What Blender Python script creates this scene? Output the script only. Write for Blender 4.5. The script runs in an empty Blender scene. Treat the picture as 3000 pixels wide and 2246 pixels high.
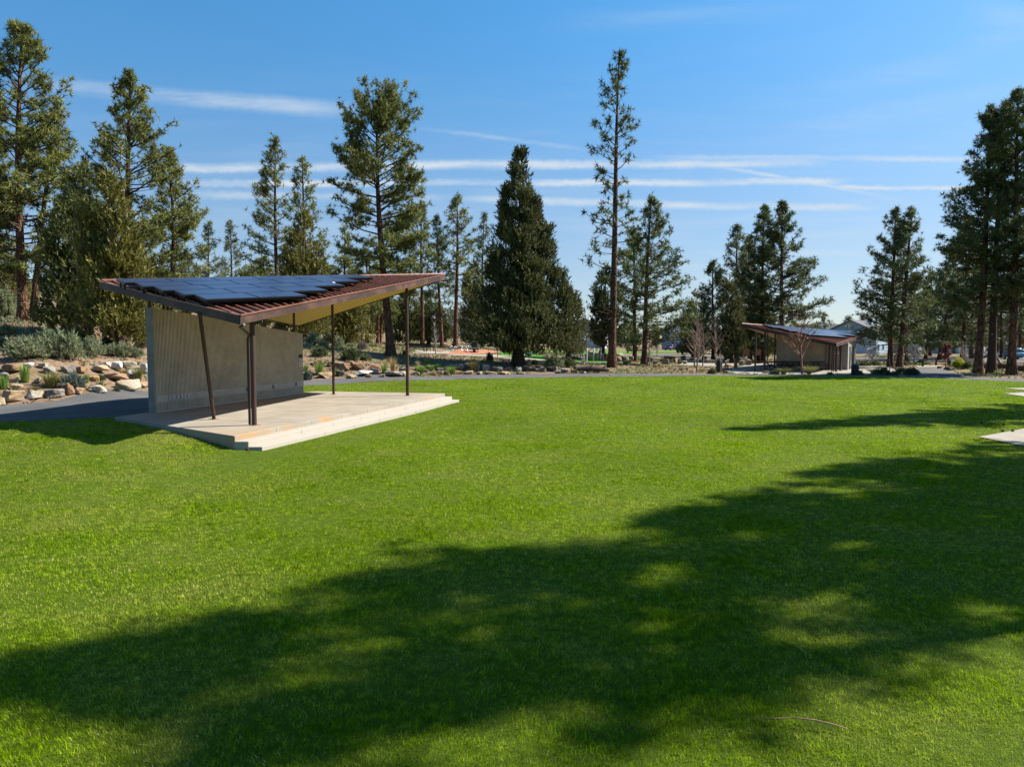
import bpy, bmesh, math, random
import numpy as np
from mathutils import Vector, Matrix, noise

# ------------------------------------------------------------------ camera, sky, sun, exposure
SC = bpy.context.scene
COL = SC.collection
FOC = 2082.0; W0, H0 = 3000.0, 2246.0; CAMH = 3.1
PITCH = math.atan((1123-995)/FOC)
cd = bpy.data.cameras.new('camera'); cam = bpy.data.objects.new('camera', cd); COL.objects.link(cam)
cam.location = (0, 0, CAMH); cam.rotation_euler = (math.pi/2-PITCH, 0, 0)
cd.sensor_fit = 'HORIZONTAL'; cd.sensor_width = 36.0; cd.lens = 36.0*FOC/W0
cd.clip_start = 0.1; cd.clip_end = 6000
SC.camera = cam
SUN_EL = math.radians(43.5); SUN_AZ = math.atan2(0.957, 0.287)      # azimuth clockwise from +Y
SDIR = Vector((math.sin(SUN_AZ)*math.cos(SUN_EL), math.cos(SUN_AZ)*math.cos(SUN_EL), math.sin(SUN_EL)))
sd = bpy.data.lights.new('sun', 'SUN'); sd.energy = 5.0; sd.angle = math.radians(0.53); sd.color = (1.0, 0.95, 0.87)
so = bpy.data.objects.new('sun', sd); COL.objects.link(so)
so.rotation_euler = SDIR.to_track_quat('Z', 'Y').to_euler(); so.location = (30, 10, 40)
SC.view_settings.view_transform = 'Standard'; SC.view_settings.look = 'None'
SC.view_settings.exposure = 1.30; SC.view_settings.gamma = 1.0; SC.view_settings.use_curve_mapping = False
SC.cycles.max_bounces = 6; SC.cycles.transparent_max_bounces = 8
SC.cycles.use_denoising = True

world = bpy.data.worlds.new('World'); SC.world = world; world.use_nodes = True
wn = world.node_tree; wn.nodes.clear()

class NT:
    """small node helper"""
    def __init__(s, tree): s.t = tree
    def n(s, typ, **kw):
        nd = s.t.nodes.new(typ)
        for k, v in kw.items(): setattr(nd, k, v)
        return nd
    def set(s, sock, v):
        if isinstance(v, bpy.types.NodeSocket): s.t.links.new(v, sock)
        elif isinstance(v, (tuple, list)) and len(v) == 3 and sock.type == 'RGBA': sock.default_value = (*v, 1)
        else: sock.default_value = v
    def m(s, op, a, b=0.0, c=None, clamp=False):
        nd = s.n('ShaderNodeMath', operation=op); nd.use_clamp = clamp
        s.set(nd.inputs[0], a); s.set(nd.inputs[1], b)
        if c is not None: s.set(nd.inputs[2], c)
        return nd.outputs[0]
    def mix(s, f, a, b, mode='MIX'):
        nd = s.n('ShaderNodeMix', data_type='RGBA', blend_type=mode)
        s.set(nd.inputs[0], f); s.set(nd.inputs[6], a); s.set(nd.inputs[7], b)
        return nd.outputs[2]
    def ss(s, x, a, b, lo=0.0, hi=1.0):
        nd = s.n('ShaderNodeMapRange', interpolation_type='SMOOTHSTEP')
        s.set(nd.inputs[0], x); nd.inputs[1].default_value = a; nd.inputs[2].default_value = b
        nd.inputs[3].default_value = lo; nd.inputs[4].default_value = hi
        return nd.outputs[0]
    def noise(s, vec, scale, detail=3, rough=0.55, dist=0.0):
        nd = s.n('ShaderNodeTexNoise'); s.set(nd.inputs['Vector'], vec)
        nd.inputs['Scale'].default_value = scale; nd.inputs['Detail'].default_value = detail
        nd.inputs['Roughness'].default_value = rough; nd.inputs['Distortion'].default_value = dist
        return nd.outputs[0]
    def scale(s, vec, sc):
        nd = s.n('ShaderNodeMapping'); s.set(nd.inputs[0], vec); nd.inputs['Scale'].default_value = sc
        return nd.outputs[0]

N = NT(wn)
sky = N.n('ShaderNodeTexSky', sky_type='NISHITA'); sky.sun_disc = False
sky.sun_elevation = SUN_EL; sky.sun_rotation = SUN_AZ; sky.altitude = 1100; sky.air_density = 1.0
sky.dust_density = 0.6; sky.ozone_density = 2.5
geo = N.n('ShaderNodeTexCoord')
sep = N.n('ShaderNodeSeparateXYZ'); wn.links.new(geo.outputs['Generated'], sep.inputs[0])
yy = N.m('MAXIMUM', sep.outputs[1], 0.02)
U = N.m('DIVIDE', sep.outputs[0], yy); Wv = N.m('DIVIDE', sep.outputs[2], yy)
comb = N.n('ShaderNodeCombineXYZ'); N.set(comb.inputs[0], U); N.set(comb.inputs[1], Wv)
streak = N.noise(N.scale(comb.outputs[0], (5, 38, 1)), 1.0, 5, 0.62)
fine = N.noise(N.scale(comb.outputs[0], (60, 25, 1)), 1.0, 4, 0.7, 1.2)
wob = N.m('MULTIPLY', N.m('SUBTRACT', N.noise(N.scale(comb.outputs[0], (4, 4, 1)), 1.0, 2), 0.5), 0.012)
wfine = N.m('MULTIPLY', N.m('SUBTRACT', fine, 0.5), 0.006)
Wj = N.m('ADD', N.m('ADD', Wv, wob), wfine)
def px_uw(px, py):
    u = (px-1500)/FOC; v = (1123-py)/FOC
    dy = math.cos(PITCH)+v*math.sin(PITCH); dz = -math.sin(PITCH)+v*math.cos(PITCH)
    return u/dy, dz/dy
# vapour trails: straight lines across the sky in world directions (x0,y0,x1,y1,half width,strength,fade at both ends)
TRAILS = [(100,246,1060,332,34,.52,.12),(1180,372,1750,440,10,.22,.08),
 (470,492,2440,476,20,.74,.05),(1900,462,2990,466,13,.50,.10),(480,536,2480,534,15,.76,.05),
 (480,568,1330,580,17,.45,.08),(1350,583,2560,612,17,.66,.07),(2050,478,2620,582,9,.42,.07),
 (2440,549,2850,552,10,.85,.03),(1550,655,2500,642,28,.20,.2),(600,655,1500,660,24,.16,.2),
 (2050,738,2780,745,12,.20,.15),(1650,770,2350,790,16,.16,.15),(2200,690,3000,672,20,.15,.2),
 (2780,180,3080,60,70,.36,.15),(2300,300,3050,120,60,.16,.25),(2850,40,3100,90,60,.3,.1),(1600,70,2400,30,50,.14,.2),(2200,420,3000,260,70,.14,.3),(1900,180,2500,110,45,.09,.3)]
tot = None
for (x0, y0, x1, y1, hw, st, fd) in TRAILS:
    u0, w0 = px_uw(x0, y0); u1, w1 = px_uw(x1, y1); m_ = (w1-w0)/(u1-u0)
    line = N.m('MULTIPLY_ADD', U, m_, w0-m_*u0)
    d = N.m('ABSOLUTE', N.m('SUBTRACT', Wj, line))
    f = N.ss(d, hw/FOC*1.0, hw/FOC*0.05)
    e = N.m('MULTIPLY', N.ss(U, u0-fd*.3, u0+fd), N.ss(U, u1+fd*.3, u1-fd))
    g = N.m('MULTIPLY', N.m('MULTIPLY', f, e), st)
    tot = g if tot is None else N.m('MAXIMUM', tot, g)
veil = N.m('MULTIPLY', N.ss(Wv, .42, .02), 0.20)
veil = N.m('ADD', veil, N.m('MULTIPLY', N.ss(U, .0, 1.1), 0.20))
tot = N.m('MULTIPLY', tot, N.ss(streak, .28, .66, .25, 1.1))
tot = N.m('ADD', tot, N.m('MULTIPLY', N.m('MULTIPLY', N.ss(streak, .42, .75), N.ss(Wv, .45, .1)), .16))
tot = N.m('ADD', tot, veil, clamp=True)
tot = N.m('MULTIPLY', tot, N.ss(sep.outputs[1], 0.0, 0.15))
tint = N.mix(N.ss(sep.outputs[2], .02, .48), (.70, .74, .80), (.54, 1.22, 1.42))
skyc = N.mix(1.0, sky.outputs[0], tint, 'MULTIPLY')
colr = N.mix(tot, skyc, (4.8, 5.4, 6.0))
bg = N.n('ShaderNodeBackground'); N.set(bg.inputs[0], colr); bg.inputs[1].default_value = 0.0585
wo = N.n('ShaderNodeOutputWorld'); wn.links.new(bg.outputs[0], wo.inputs[0])

# ------------------------------------------------------------------ terrain heights
def ray(px, py):
    u = (px-1500)/FOC; v = (1123-py)/FOC
    return np.array([u, math.cos(PITCH)+v*math.sin(PITCH), -math.sin(PITCH)+v*math.cos(PITCH)])
def at_z(px, py, z=0.0):
    d = ray(px, py); return d*((z-CAMH)/d[2])+np.array([0, 0, CAMH])
def at_y(px, py, Y):
    d = ray(px, py); return d*(Y/d[1])+np.array([0, 0, CAMH])
CP = []
def cp(px, py, Y): CP.append(tuple(at_y(px, py, Y)))
for x, y, z in [(-30,0,.1),(-15,0,0),(0,0,0),(15,0,0),(30,0,0),(-10,8,0),(0,8,0),(10,8,0),(-4,14,0),(8,16,0),(20,14,0),
                (30,22,0),(-5,20,0),(4,24,0),(14,26,0),(-2,34,.02),(8,36,.03),(22,34,.05),(34,38,.08),(4,46,.12),(16,48,.1),
                (-11,19.5,.18),(-16,23,.28),(-14.2,23.6,.35),(-12.4,22.2,.34),(-10.6,20.7,.30),(-9,19.4,.20),(-8.4,18.9,.10),(-7.4,18.8,.0),(-6.7,19.5,-.02),(-6.0,20.6,-.02),(-5.2,22.5,-.02),(-4.2,27,-.02),(-3,31,-.02),(-1.8,35,0),(-16,18,.2),(-25,20,.3),(-13.6,26,.33),(-14,30,.32),(-13,34,.33),(-11,38,.36),(-6,38,.2),
                (-30,26,.35),(-24,27,.33),(-7,44,.3),(-14,41,.36),(-2,40,.1),
                (22,62,.2),(30,60,.2),(32,68,.2),(40,74,.2),(40,60,.15),(48,52,.15),(28,74,.2),(60,60,.2),
                (-20,-30,.1),(20,-30,0),(60,0,0),(-60,0,.6),(-60,30,3.0),(80,40,.1),(100,100,.3),(0,-100,0)]: CP.append((x, y, z))
for a in [(0,1188,29.7),(437,1145,38.0),(889,1114,47.2),(1200,1099,54.5),(1500,1097,56.8),(1750,1094.5,59),(2000,1093,60.5),
          (890,1128,43),(1200,1114,48.8),(1500,1108,52.5),(1700,1103,56),
          (60,1045,35),(200,1050,36),(430,1055,40),(200,1030,40),(0,1020,41),(60,940,50),(220,958,48),(350,995,46),(0,930,60),(0,870,80),(150,885,90),
          (400,962,75),(600,970,85),(950,1050,51),(1100,1065,53),(1000,1005,74),(1060,1006,82),(1114,1009,85),(1140,1040,60),(950,1010,64),(1300,1076,58),(1300,1056,63),(1150,1070,56),
          (1350,1037,80),(1450,1030,86),(1236,1017,95),(1335,1018,95),(1515,1064,63),(1500,1082,59.5),(1640,1085,60.5),
          (1700,1060,75),(1795,1078,65),(1900,1072,70),(2050,1085,64),(1800,1043,110),(1950,1036,130),(1800,1029,165),(2050,1029,165),(2600,1062,90),
          (2850,1097,58.5),(2990,1100,56.5),(2750,1045,120),(2950,1050,105)]: cp(*a)
for x, y, z in [(-60,250,12),(-110,120,14),(-200,200,20),(0,250,1.2),(60,250,.2),(160,250,.2),(60,500,0),(300,500,0),(-100,500,15),(0,150,2.4),(-40,130,5.5),(-80,80,10),
                (-600,900,25),(600,900,0),(0,900,5),(1200,0,0),(-1200,0,10),(0,-900,0)]: CP.append((x, y, z))
CP = np.array(CP); _c2 = 1.5**2
_D = np.sqrt(((CP[:,None,:2]-CP[None,:,:2])**2).sum(-1)+_c2)
_n = len(CP); _A = np.zeros((_n+1, _n+1)); _A[:_n,:_n] = _D-np.eye(_n)*0.35; _A[_n,:_n] = 1; _A[:_n,_n] = 1
_w = np.linalg.solve(_A, np.append(CP[:,2], 0))
def hts(X, Y):
    X = np.asarray(X, float).ravel(); Y = np.asarray(Y, float).ravel(); out = np.empty(len(X))
    for i in range(0, len(X), 20000):
        d = np.sqrt((X[i:i+20000,None]-CP[None,:,0])**2+(Y[i:i+20000,None]-CP[None,:,1])**2+_c2)
        out[i:i+20000] = d@_w[:_n]+_w[_n]
    return out
def ht(x, y): return float(hts([x], [y])[0])
def on_ground(px, py, y0=4.0, y1=400.0):
    """the point where the sight line first meets the terrain"""
    d = ray(px, py); t = np.exp(np.linspace(math.log(y0), math.log(y1), 420))
    P = d[None,:]*(t/d[1])[:,None]+np.array([0, 0, CAMH])
    below = P[:,2] < hts(P[:,0], P[:,1])
    if not below.any(): return P[-1]
    i = int(np.argmax(below)); a, b = t[max(i-1, 0)], t[i]
    for _ in range(12):
        m = (a+b)/2; q = d*(m/d[1])+np.array([0, 0, CAMH])
        if q[2] < ht(q[0], q[1]): b = m
        else: a = m
    q = d*(b/d[1])+np.array([0, 0, CAMH]); q[2] = ht(q[0], q[1]); return q

# ------------------------------------------------------------------ objects and meshes
def tag(o, label=None, cat=None, group=None, kind=None):
    if label: o['label'] = label
    if cat: o['category'] = cat
    if group: o['group'] = group
    if kind: o['kind'] = kind
    return o
def thing(name, loc, label, cat, group=None, rz=0.0):
    o = bpy.data.objects.new(name, None); COL.objects.link(o); o.location = loc; o.rotation_euler = (0, 0, rz)
    o.empty_display_size = .2
    return tag(o, label, cat, group)
def origin(parent):
    p = Vector((0, 0, 0))
    while parent is not None:
        p += Vector(parent.location); parent = parent.parent
    return p
def link(name, me, mat, parent=None, loc=None):
    o = bpy.data.objects.new(name, me); COL.objects.link(o)
    if mat is not None: me.materials.append(mat)
    if parent is not None: o.parent = parent
    if loc is not None: o.location = loc
    return o
def npmesh(name, V, k, mat, parent=None, local=False, attrs=None, smooth=False, loc=None):
    """V (n*k,3): n separate faces of k corners"""
    V = np.asarray(V, np.float32).reshape(-1, 3)
    if not local:
        V = V-np.array(origin(parent) if parent is not None else (loc if loc is not None else (0, 0, 0)), np.float32)
    nv = len(V); nf = nv//k
    me = bpy.data.meshes.new(name)
    me.vertices.add(nv); me.vertices.foreach_set('co', V.ravel())
    me.loops.add(nv); me.loops.foreach_set('vertex_index', np.arange(nv, dtype=np.int32))
    me.polygons.add(nf); me.polygons.foreach_set('loop_start', np.arange(0, nv, k, dtype=np.int32))
    me.update(calc_edges=True)
    for an, av in (attrs or {}).items():
        a = me.attributes.new(an, 'FLOAT', 'POINT'); a.data.foreach_set('value', np.asarray(av, np.float32).ravel())
    return link(name, me, mat, parent, loc)
class MB:
    def __init__(s): s.v = []; s.f = []; s.sm = []
    def add(s, vs, fs, smooth=False):
        b = len(s.v); s.v += [tuple(map(float, v)) for v in vs]
        for f in fs: s.f.append([b+i for i in f]); s.sm.append(smooth)
        return s
    def box(s, c, size, ax=None, ay=None, az=None):
        ax = Vector(ax or (1, 0, 0)).normalized()
        az = Vector(az or (0, 0, 1)).normalized()
        ay = Vector(ay).normalized() if ay is not None else az.cross(ax).normalized()
        c = Vector(c); h = [x/2 for x in size]; vs = []
        for i in (-1, 1):
            for j in (-1, 1):
                for k in (-1, 1): vs.append(c+ax*h[0]*i+ay*h[1]*j+az*h[2]*k)
        return s.add(vs, [(0,1,3,2),(4,6,7,5),(0,4,5,1),(2,3,7,6),(0,2,6,4),(1,5,7,3)])
    def prism(s, poly, z0, z1):
        n = len(poly); f = (lambda z, p: z if not callable(z) else z(p[0], p[1]))
        vs = [(p[0], p[1], f(z0, p)) for p in poly]+[(p[0], p[1], f(z1, p)) for p in poly]
        return s.add(vs, [tuple(range(n-1, -1, -1)), tuple(range(n, 2*n))]+[(i, (i+1) % n, n+(i+1) % n, n+i) for i in range(n)])
    def tube(s, pts, r, n=8, cap=True, smooth=True, sq=1.0):
        pts = [Vector(p) for p in pts]; m = len(pts)
        if not isinstance(r, (list, tuple)): r = [r]*m
        vs = []; prev = None
        for i, p in enumerate(pts):
            t = (pts[min(i+1, m-1)]-pts[max(i-1, 0)])
            if t.length < 1e-9: t = Vector((0, 0, 1))
            t.normalize()
            if prev is None:
                a = t.orthogonal().normalized()
            else:
                a = (prev-t*prev.dot(t)); a = a.normalized() if a.length > 1e-6 else t.orthogonal().normalized()
            prev = a; b = t.cross(a)
            for k in range(n):
                an = 2*math.pi*k/n; vs.append(p+(a*math.cos(an)+b*math.sin(an)*sq)*r[i])
        fs = [(i*n+k, i*n+(k+1) % n, (i+1)*n+(k+1) % n, (i+1)*n+k) for i in range(m-1) for k in range(n)]
        s.add(vs, fs, smooth)
        if cap: s.add(vs[:n], [tuple(range(n-1, -1, -1))]); s.add(vs[-n:], [tuple(range(n))])
        return s
    def lathe(s, c, prof, n=16, smooth=True):
        vs = []; m = len(prof)
        for r, z in prof:
            for k in range(n):
                a = 2*math.pi*k/n; vs.append((c[0]+r*math.cos(a), c[1]+r*math.sin(a), c[2]+z))
        return s.add(vs, [(i*n+k, i*n+(k+1) % n, (i+1)*n+(k+1) % n, (i+1)*n+k) for i in range(m-1) for k in range(n)], smooth)
    def quad(s, a, b, c, d): return s.add([a, b, c, d], [(0, 1, 2, 3)])
    def build(s, name, mat, parent=None, bevel=0.0, loc=None):
        o0 = Vector(origin(parent)) if parent is not None else Vector(loc or (0, 0, 0))
        me = bpy.data.meshes.new(name)
        me.from_pydata([(v[0]-o0.x, v[1]-o0.y, v[2]-o0.z) for v in s.v], [], s.f)
        me.polygons.foreach_set('use_smooth', s.sm); me.update()
        if bevel:
            bm = bmesh.new(); bm.from_mesh(me); bmesh.ops.remove_doubles(bm, verts=bm.verts, dist=1e-4)
            es = [e for e in bm.edges if len(e.link_faces) == 2 and e.calc_face_angle(0) > .6]
            bmesh.ops.bevel(bm, geom=es, offset=bevel, segments=1, affect='EDGES'); bm.to_mesh(me); bm.free()
        return link(name, me, mat, parent, loc)
def copy_tree(o, parent=None):
    c = o.copy(); COL.objects.link(c)
    if parent is not None: c.parent = parent
    for ch in list(o.children): copy_tree(ch, c)
    return c

# ------------------------------------------------------------------ materials
MATS = {}
def mat(name, fn, rough=0.8, spec=0.3, metal=0.0):
    if name in MATS: return MATS[name]
    m = bpy.data.materials.new(name); m.use_nodes = True; t = m.node_tree; t.nodes.clear(); n = NT(t)
    out = n.n('ShaderNodeOutputMaterial'); b = n.n('ShaderNodeBsdfPrincipled'); t.links.new(b.outputs[0], out.inputs[0])
    b.inputs['Roughness'].default_value = rough; b.inputs['Specular IOR Level'].default_value = spec; b.inputs['Metallic'].default_value = metal
    tc = n.n('ShaderNodeTexCoord'); gp = n.n('ShaderNodeNewGeometry')
    n.b = b; n.out = out; n.obj = tc.outputs['Object']; n.pos = gp.outputs['Position']; n.nor = gp.outputs['Normal']
    fn(n); MATS[name] = m; return m
def bump(n, h, strength, dist):
    bp = n.n('ShaderNodeBump'); n.set(bp.inputs['Height'], h); bp.inputs['Strength'].default_value = strength
    bp.inputs['Distance'].default_value = dist; n.t.links.new(bp.outputs[0], n.b.inputs['Normal'])
def plain(name, col, rough=.6, spec=.3, metal=0.0, var=.25, sc=3.0, bmp=0.0, coord='pos'):
    def fn(n):
        v = n.pos if coord == 'pos' else n.obj
        a = n.noise(v, sc, 5, .65); d = tuple(c*(1-var) for c in col); l = tuple(min(1, c*(1+var)) for c in col)
        n.set(n.b.inputs['Base Color'], n.mix(n.ss(a, .3, .7), d, l))
        r = n.m('MULTIPLY_ADD', a, .2, rough-.1); n.set(n.b.inputs['Roughness'], r)
        if bmp: bump(n, n.noise(v, sc*8, 4), bmp, .02)
    return mat(name, fn, rough, spec, metal)
def leafmat(name, dark, light, trans=.35, extra=None, big=.35, spec=.25):
    def fn(n):
        a = n.n('ShaderNodeAttribute'); a.attribute_name = 'tint'
        c = n.mix(a.outputs['Fac'], dark, light)
        c = n.mix(n.m('MULTIPLY', n.ss(n.noise(n.pos, big, 2), .35, .7), .45), c, tuple(x*1.35 for x in light) if extra is None else extra)
        n.set(n.b.inputs['Base Color'], c); n.b.inputs['Roughness'].default_value = .55
        tr = n.n('ShaderNodeBsdfTranslucent'); n.set(tr.inputs[0], n.mix(.5, c, tuple(x*1.5 for x in light)))
        mx = n.n('ShaderNodeMixShader'); mx.inputs[0].default_value = trans
        n.t.links.new(n.b.outputs[0], mx.inputs[1]); n.t.links.new(tr.outputs[0], mx.inputs[2]); n.t.links.new(mx.outputs[0], n.out.inputs[0])
    return mat(name, fn, .55, spec)
# ------------------------------------------------------------------ ground, lawn, paths
def G(px, py): p = on_ground(px, py); return (float(p[0]), float(p[1]))
NEAR = [(-90,14),(-60,18),(-35,22.5),G(0,1235),G(160,1230),G(336,1223),G(860,1139),G(893,1129),G(1040,1121),G(1200,1114),G(1350,1110.5),G(1500,1108),G(1700,1103.5),G(2000,1100.8),G(2300,1100.5),G(2550,1102.5),G(2700,1107),G(2850,1112),G(3000,1119),(45,43),(65,34),(90,24)]
FAR = [(-90,20),(-60,25),(-35,28.5),G(0,1188),G(160,1176),G(437,1145),G(700,1128),G(889,1114),G(1040,1106),G(1200,1099.5),G(1350,1097.5),G(1500,1096.5),G(1750,1094.5),G(2000,1095),G(2300,1098.2),G(2550,1099),G(2700,1100),G(2850,1105),G(3000,1110),(48,48),(67,39),(92,29)]
def clip(poly, ax, v, keep_gt):
    out = []
    for i in range(len(poly)):
        a, b = poly[i], poly[(i+1) % len(poly)]
        ia = (a[ax] >= v) if keep_gt else (a[ax] <= v); ib = (b[ax] >= v) if keep_gt else (b[ax] <= v)
        if ia: out.append(a)
        if ia != ib:
            t = (v-a[ax])/(b[ax]-a[ax]); out.append((a[0]+(b[0]-a[0])*t, a[1]+(b[1]-a[1])*t))
    return out
def sheet(name, poly, off, m, cell=1.5, kind='structure', z=None):
    xs = [p[0] for p in poly]; ys = [p[1] for p in poly]; V = []; F = []; idx = {}
    x = math.floor(min(xs)/cell)*cell
    while x < max(xs):
        col = clip(clip(poly, 0, x, True), 0, x+cell, False)
        y = math.floor(min(ys)/cell)*cell
        while y < max(ys) and len(col) > 2:
            c = clip(clip(col, 1, y, True), 1, y+cell, False)
            if len(c) > 2:
                f = []
                for p in c:
                    k = (round(p[0], 3), round(p[1], 3))
                    if k not in idx: idx[k] = len(V); V.append(k)
                    if not f or f[-1] != idx[k]: f.append(idx[k])
                if len(f) > 1 and f[0] == f[-1]: f.pop()
                if len(set(f)) > 2 and len(set(f)) == len(f): F.append(f)
            y += cell
        x += cell
    A = np.array(V); Z = hts(A[:,0], A[:,1])+off if z is None else np.full(len(A), z)
    me = bpy.data.meshes.new(name); me.from_pydata([(a[0], a[1], zz) for a, zz in zip(V, Z)], [], F); me.update()
    me.polygons.foreach_set('use_smooth', [True]*len(F))
    o = link(name, me, m); tag(o, kind=kind); return o
def ccw(poly):
    a = sum(poly[i][0]*poly[(i+1) % len(poly)][1]-poly[(i+1) % len(poly)][0]*poly[i][1] for i in range(len(poly)))
    return poly if a > 0 else poly[::-1]

def m_ground(n):
    a = n.noise(n.pos, .35, 6, .62); b = n.noise(n.pos, 3.5, 6, .7); c = n.noise(n.pos, .09, 3); d = n.noise(n.pos, 22, 4, .7)
    dirt = n.mix(n.ss(b, .3, .7), (.20, .125, .078), (.34, .235, .155))
    dirt = n.mix(n.m('MULTIPLY', n.ss(d, .55, .8), .6), dirt, (.13, .075, .05))
    grass = n.mix(n.ss(b, .35, .65), (.10, .115, .035), (.22, .20, .09))
    sp = n.n('ShaderNodeSeparateXYZ'); n.set(sp.inputs[0], n.pos)
    far = n.ss(sp.outputs[1], 52, 70)
    g = n.m('MULTIPLY', n.ss(n.m('ADD', a, n.m('MULTIPLY', c, .5)), .68, .88), n.m('MULTIPLY_ADD', far, .8, .2))
    n.set(n.b.inputs['Base Color'], n.mix(g, dirt, grass)); bump(n, n.m('ADD', b, n.m('MULTIPLY', d, .4)), .7, .12)
M_GROUND = mat('dirt_ground', m_ground, .95, .1)
def m_lawn(n):
    a = n.noise(n.pos, .5, 5, .6); b = n.noise(n.pos, 6, 5, .7); d = n.noise(n.scale(n.pos, (60, 60, 60)), 1, 3, .7)
    c = n.mix(n.ss(b, .3, .7), (.07, .13, .003), (.16, .23, .008))
    c = n.mix(n.m('MULTIPLY', n.ss(a, .5, .75), .4), c, (.20, .18, .05))
    c = n.mix(n.ss(d, .62, .3), c, (.05, .085, .012))
    n.set(n.b.inputs['Base Color'], c); bump(n, n.m('ADD', d, n.m('MULTIPLY', b, .5)), .9, .05)
M_LAWN = mat('lawn_turf', m_lawn, .9, .1)
def m_asph(n):
    a = n.noise(n.pos, .6, 5, .6); d = n.noise(n.pos, 60, 3, .7)
    c = n.mix(n.ss(a, .3, .7), (.095, .092, .090), (.135, .130, .126)); c = n.mix(n.ss(d, .6, .8), c, (.2, .2, .2))
    n.set(n.b.inputs['Base Color'], c); bump(n, d, .4, .01)
M_ASPH = mat('asphalt', m_asph, .9, .2)
def m_conc(n, c0=(.31, .27, .21), c1=(.41, .365, .295)):
    a = n.noise(n.pos, .8, 6, .65); b = n.noise(n.pos, 7, 6, .75, .6); d = n.noise(n.pos, 70, 3)
    c = n.mix(n.ss(a, .3, .7), c0, c1); c = n.mix(n.m('MULTIPLY', n.ss(b, .5, .75), .35), c, tuple(x*.72 for x in c0))
    n.c = c; n.set(n.b.inputs['Base Color'], c); bump(n, n.m('ADD', n.m('MULTIPLY', b, .4), d), .25, .01)
M_CONC = mat('plaza_concrete', m_conc, .85, .25)
def m_orange(n):
    d = n.noise(n.pos, 8, 4); n.set(n.b.inputs['Base Color'], n.mix(d, (.44, .17, .09), (.55, .25, .14)))
M_ORANGE = mat('orange_rubber', m_orange, .9, .1)

lawn_poly = ccw(NEAR+[(120, -40), (-120, -40)])
def in_poly(X, Y, poly):
    X = np.asarray(X); Y = np.asarray(Y); r = np.zeros(X.shape, bool); n = len(poly)
    for i in range(n):
        x0, y0 = poly[i]; x1, y1 = poly[(i+1) % n]
        if y0 == y1: continue
        c = ((y0 > Y) != (y1 > Y)) & (X < (x1-x0)*(Y-y0)/(y1-y0)+x0); r ^= c
    return r
# ground: one sheet out to the horizon, finer where it is seen
gx = np.unique(np.concatenate([[-3000,-1500,-800,-500,-300,-200,-150,-120,-100,-85], np.arange(-72, 74, 1.0), [85,100,120,150,200,300,500,800,1500,3000]]))
gy_ = np.unique(np.concatenate([[-3000,-1200,-500,-200,-100,-60,-40,-25], np.arange(-14, 112, 1.0), np.arange(112, 260, 5.0), [300,350,400,500,700,1000,1600,3000,5000]]))
GX, GY = np.meshgrid(gx, gy_); GZ = hts(GX, GY).reshape(GX.shape)
ins = in_poly(GX, GY, lawn_poly)
rough = np.array([noise.fractal(Vector((x*.9, y*.9, 0)), 1, 2, 3) for x, y in zip(GX.ravel(), GY.ravel())]).reshape(GX.shape)
GZ = np.where(ins, GZ-.06, GZ+np.where((GY > 27) & (GY < 110), rough*.05-.03, -.03))
me = bpy.data.meshes.new('ground'); nx = len(gx); ny = len(gy_)
me.from_pydata(np.stack([GX, GY, GZ], -1).reshape(-1, 3).tolist(), [], [(j*nx+i, j*nx+i+1, (j+1)*nx+i+1, (j+1)*nx+i) for j in range(ny-1) for i in range(nx-1)])
me.polygons.foreach_set('use_smooth', [True]*len(me.polygons)); me.update()
tag(link('ground', me, M_GROUND), kind='structure')
sheet('lawn', lawn_poly, .0, M_LAWN, 2.0)
sheet('path', ccw(NEAR[:]+FAR[::-1]), .012, M_ASPH, 1.0)
P = lambda *a: ccw([G(x, y) for x, y in a])
sheet('side_path', P((2665,1099),(2835,1104),(2790,1090),(2755,1080.5),(2690,1078.5),(2668,1085),(2640,1092)), .02, M_ASPH)
sheet('plaza', P((2118,1088),(2165,1074),(2200,1066),(2290,1060),(2420,1062),(2520,1070),(2600,1075),(2688,1077.5),(2665,1086),(2590,1097.3),(2250,1096.9),(2150,1095.3)), .016, M_CONC)
sheet('seating_plaza', P((2005,1055),(2170,1058),(2190,1064),(2168,1071),(2080,1073),(1990,1070)), .016, M_CONC)
sheet('gate_pavement', P((2690,1076),(2760,1077),(2755,1070),(2680,1070)), .016, M_CONC)
sheet('playground_surface', P((1287,1036.8),(1331,1029.6),(1331,1025.6),(1421,1024.5),(1461,1033.5),(1421,1036.4),(1358,1037.9)), .03, M_ORANGE)
sheet('playground_pavement', P((1208,1034.6),(1222,1026.9),(1331,1025.6),(1331,1029.6),(1287,1036.8),(1226,1036.4)), .028, M_CONC)
sheet('play_path', P((1300,1038),(1358,1038.2),(1439,1037),(1493,1043),(1550,1049.5),(1599,1054.4),(1677,1059.9),(1780,1064.6),(1780,1067),(1677,1062.6),(1599,1057.8),(1526,1051),(1480,1049),(1420,1044),(1320,1041)), .02, M_CONC)
M_TURF = mat('bright_turf', lambda n: n.set(n.b.inputs['Base Color'], n.mix(n.noise(n.pos, 5, 4), (.06, .17, .012), (.13, .28, .03))), .9, .1)
sheet('play_lawn', P((1461,1034),(1500,1027),(1562,1030),(1600,1048),(1675,1054),(1790,1060),(1790,1064.4),(1677,1059.6),(1599,1054),(1526,1047),(1470,1041)), .025, M_TURF)
sheet('small_lawn', P((1795,1057),(1882,1056),(1888,1047),(1800,1046)), .025, M_TURF)
sheet('far_lawn', P((1560,1031.5),(2050,1031.5),(2050,1026.5),(1560,1026.5)), .03, M_TURF, 4)
sheet('street', P((1500,1036),(2140,1036.5),(2140,1033),(1500,1032.5)), .03, M_ASPH, 4)
sheet('parking_road', P((2520,1057),(2960,1062),(3300,1066),(3300,1052),(2700,1049),(2500,1049)), .03, M_ASPH, 3)
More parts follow.
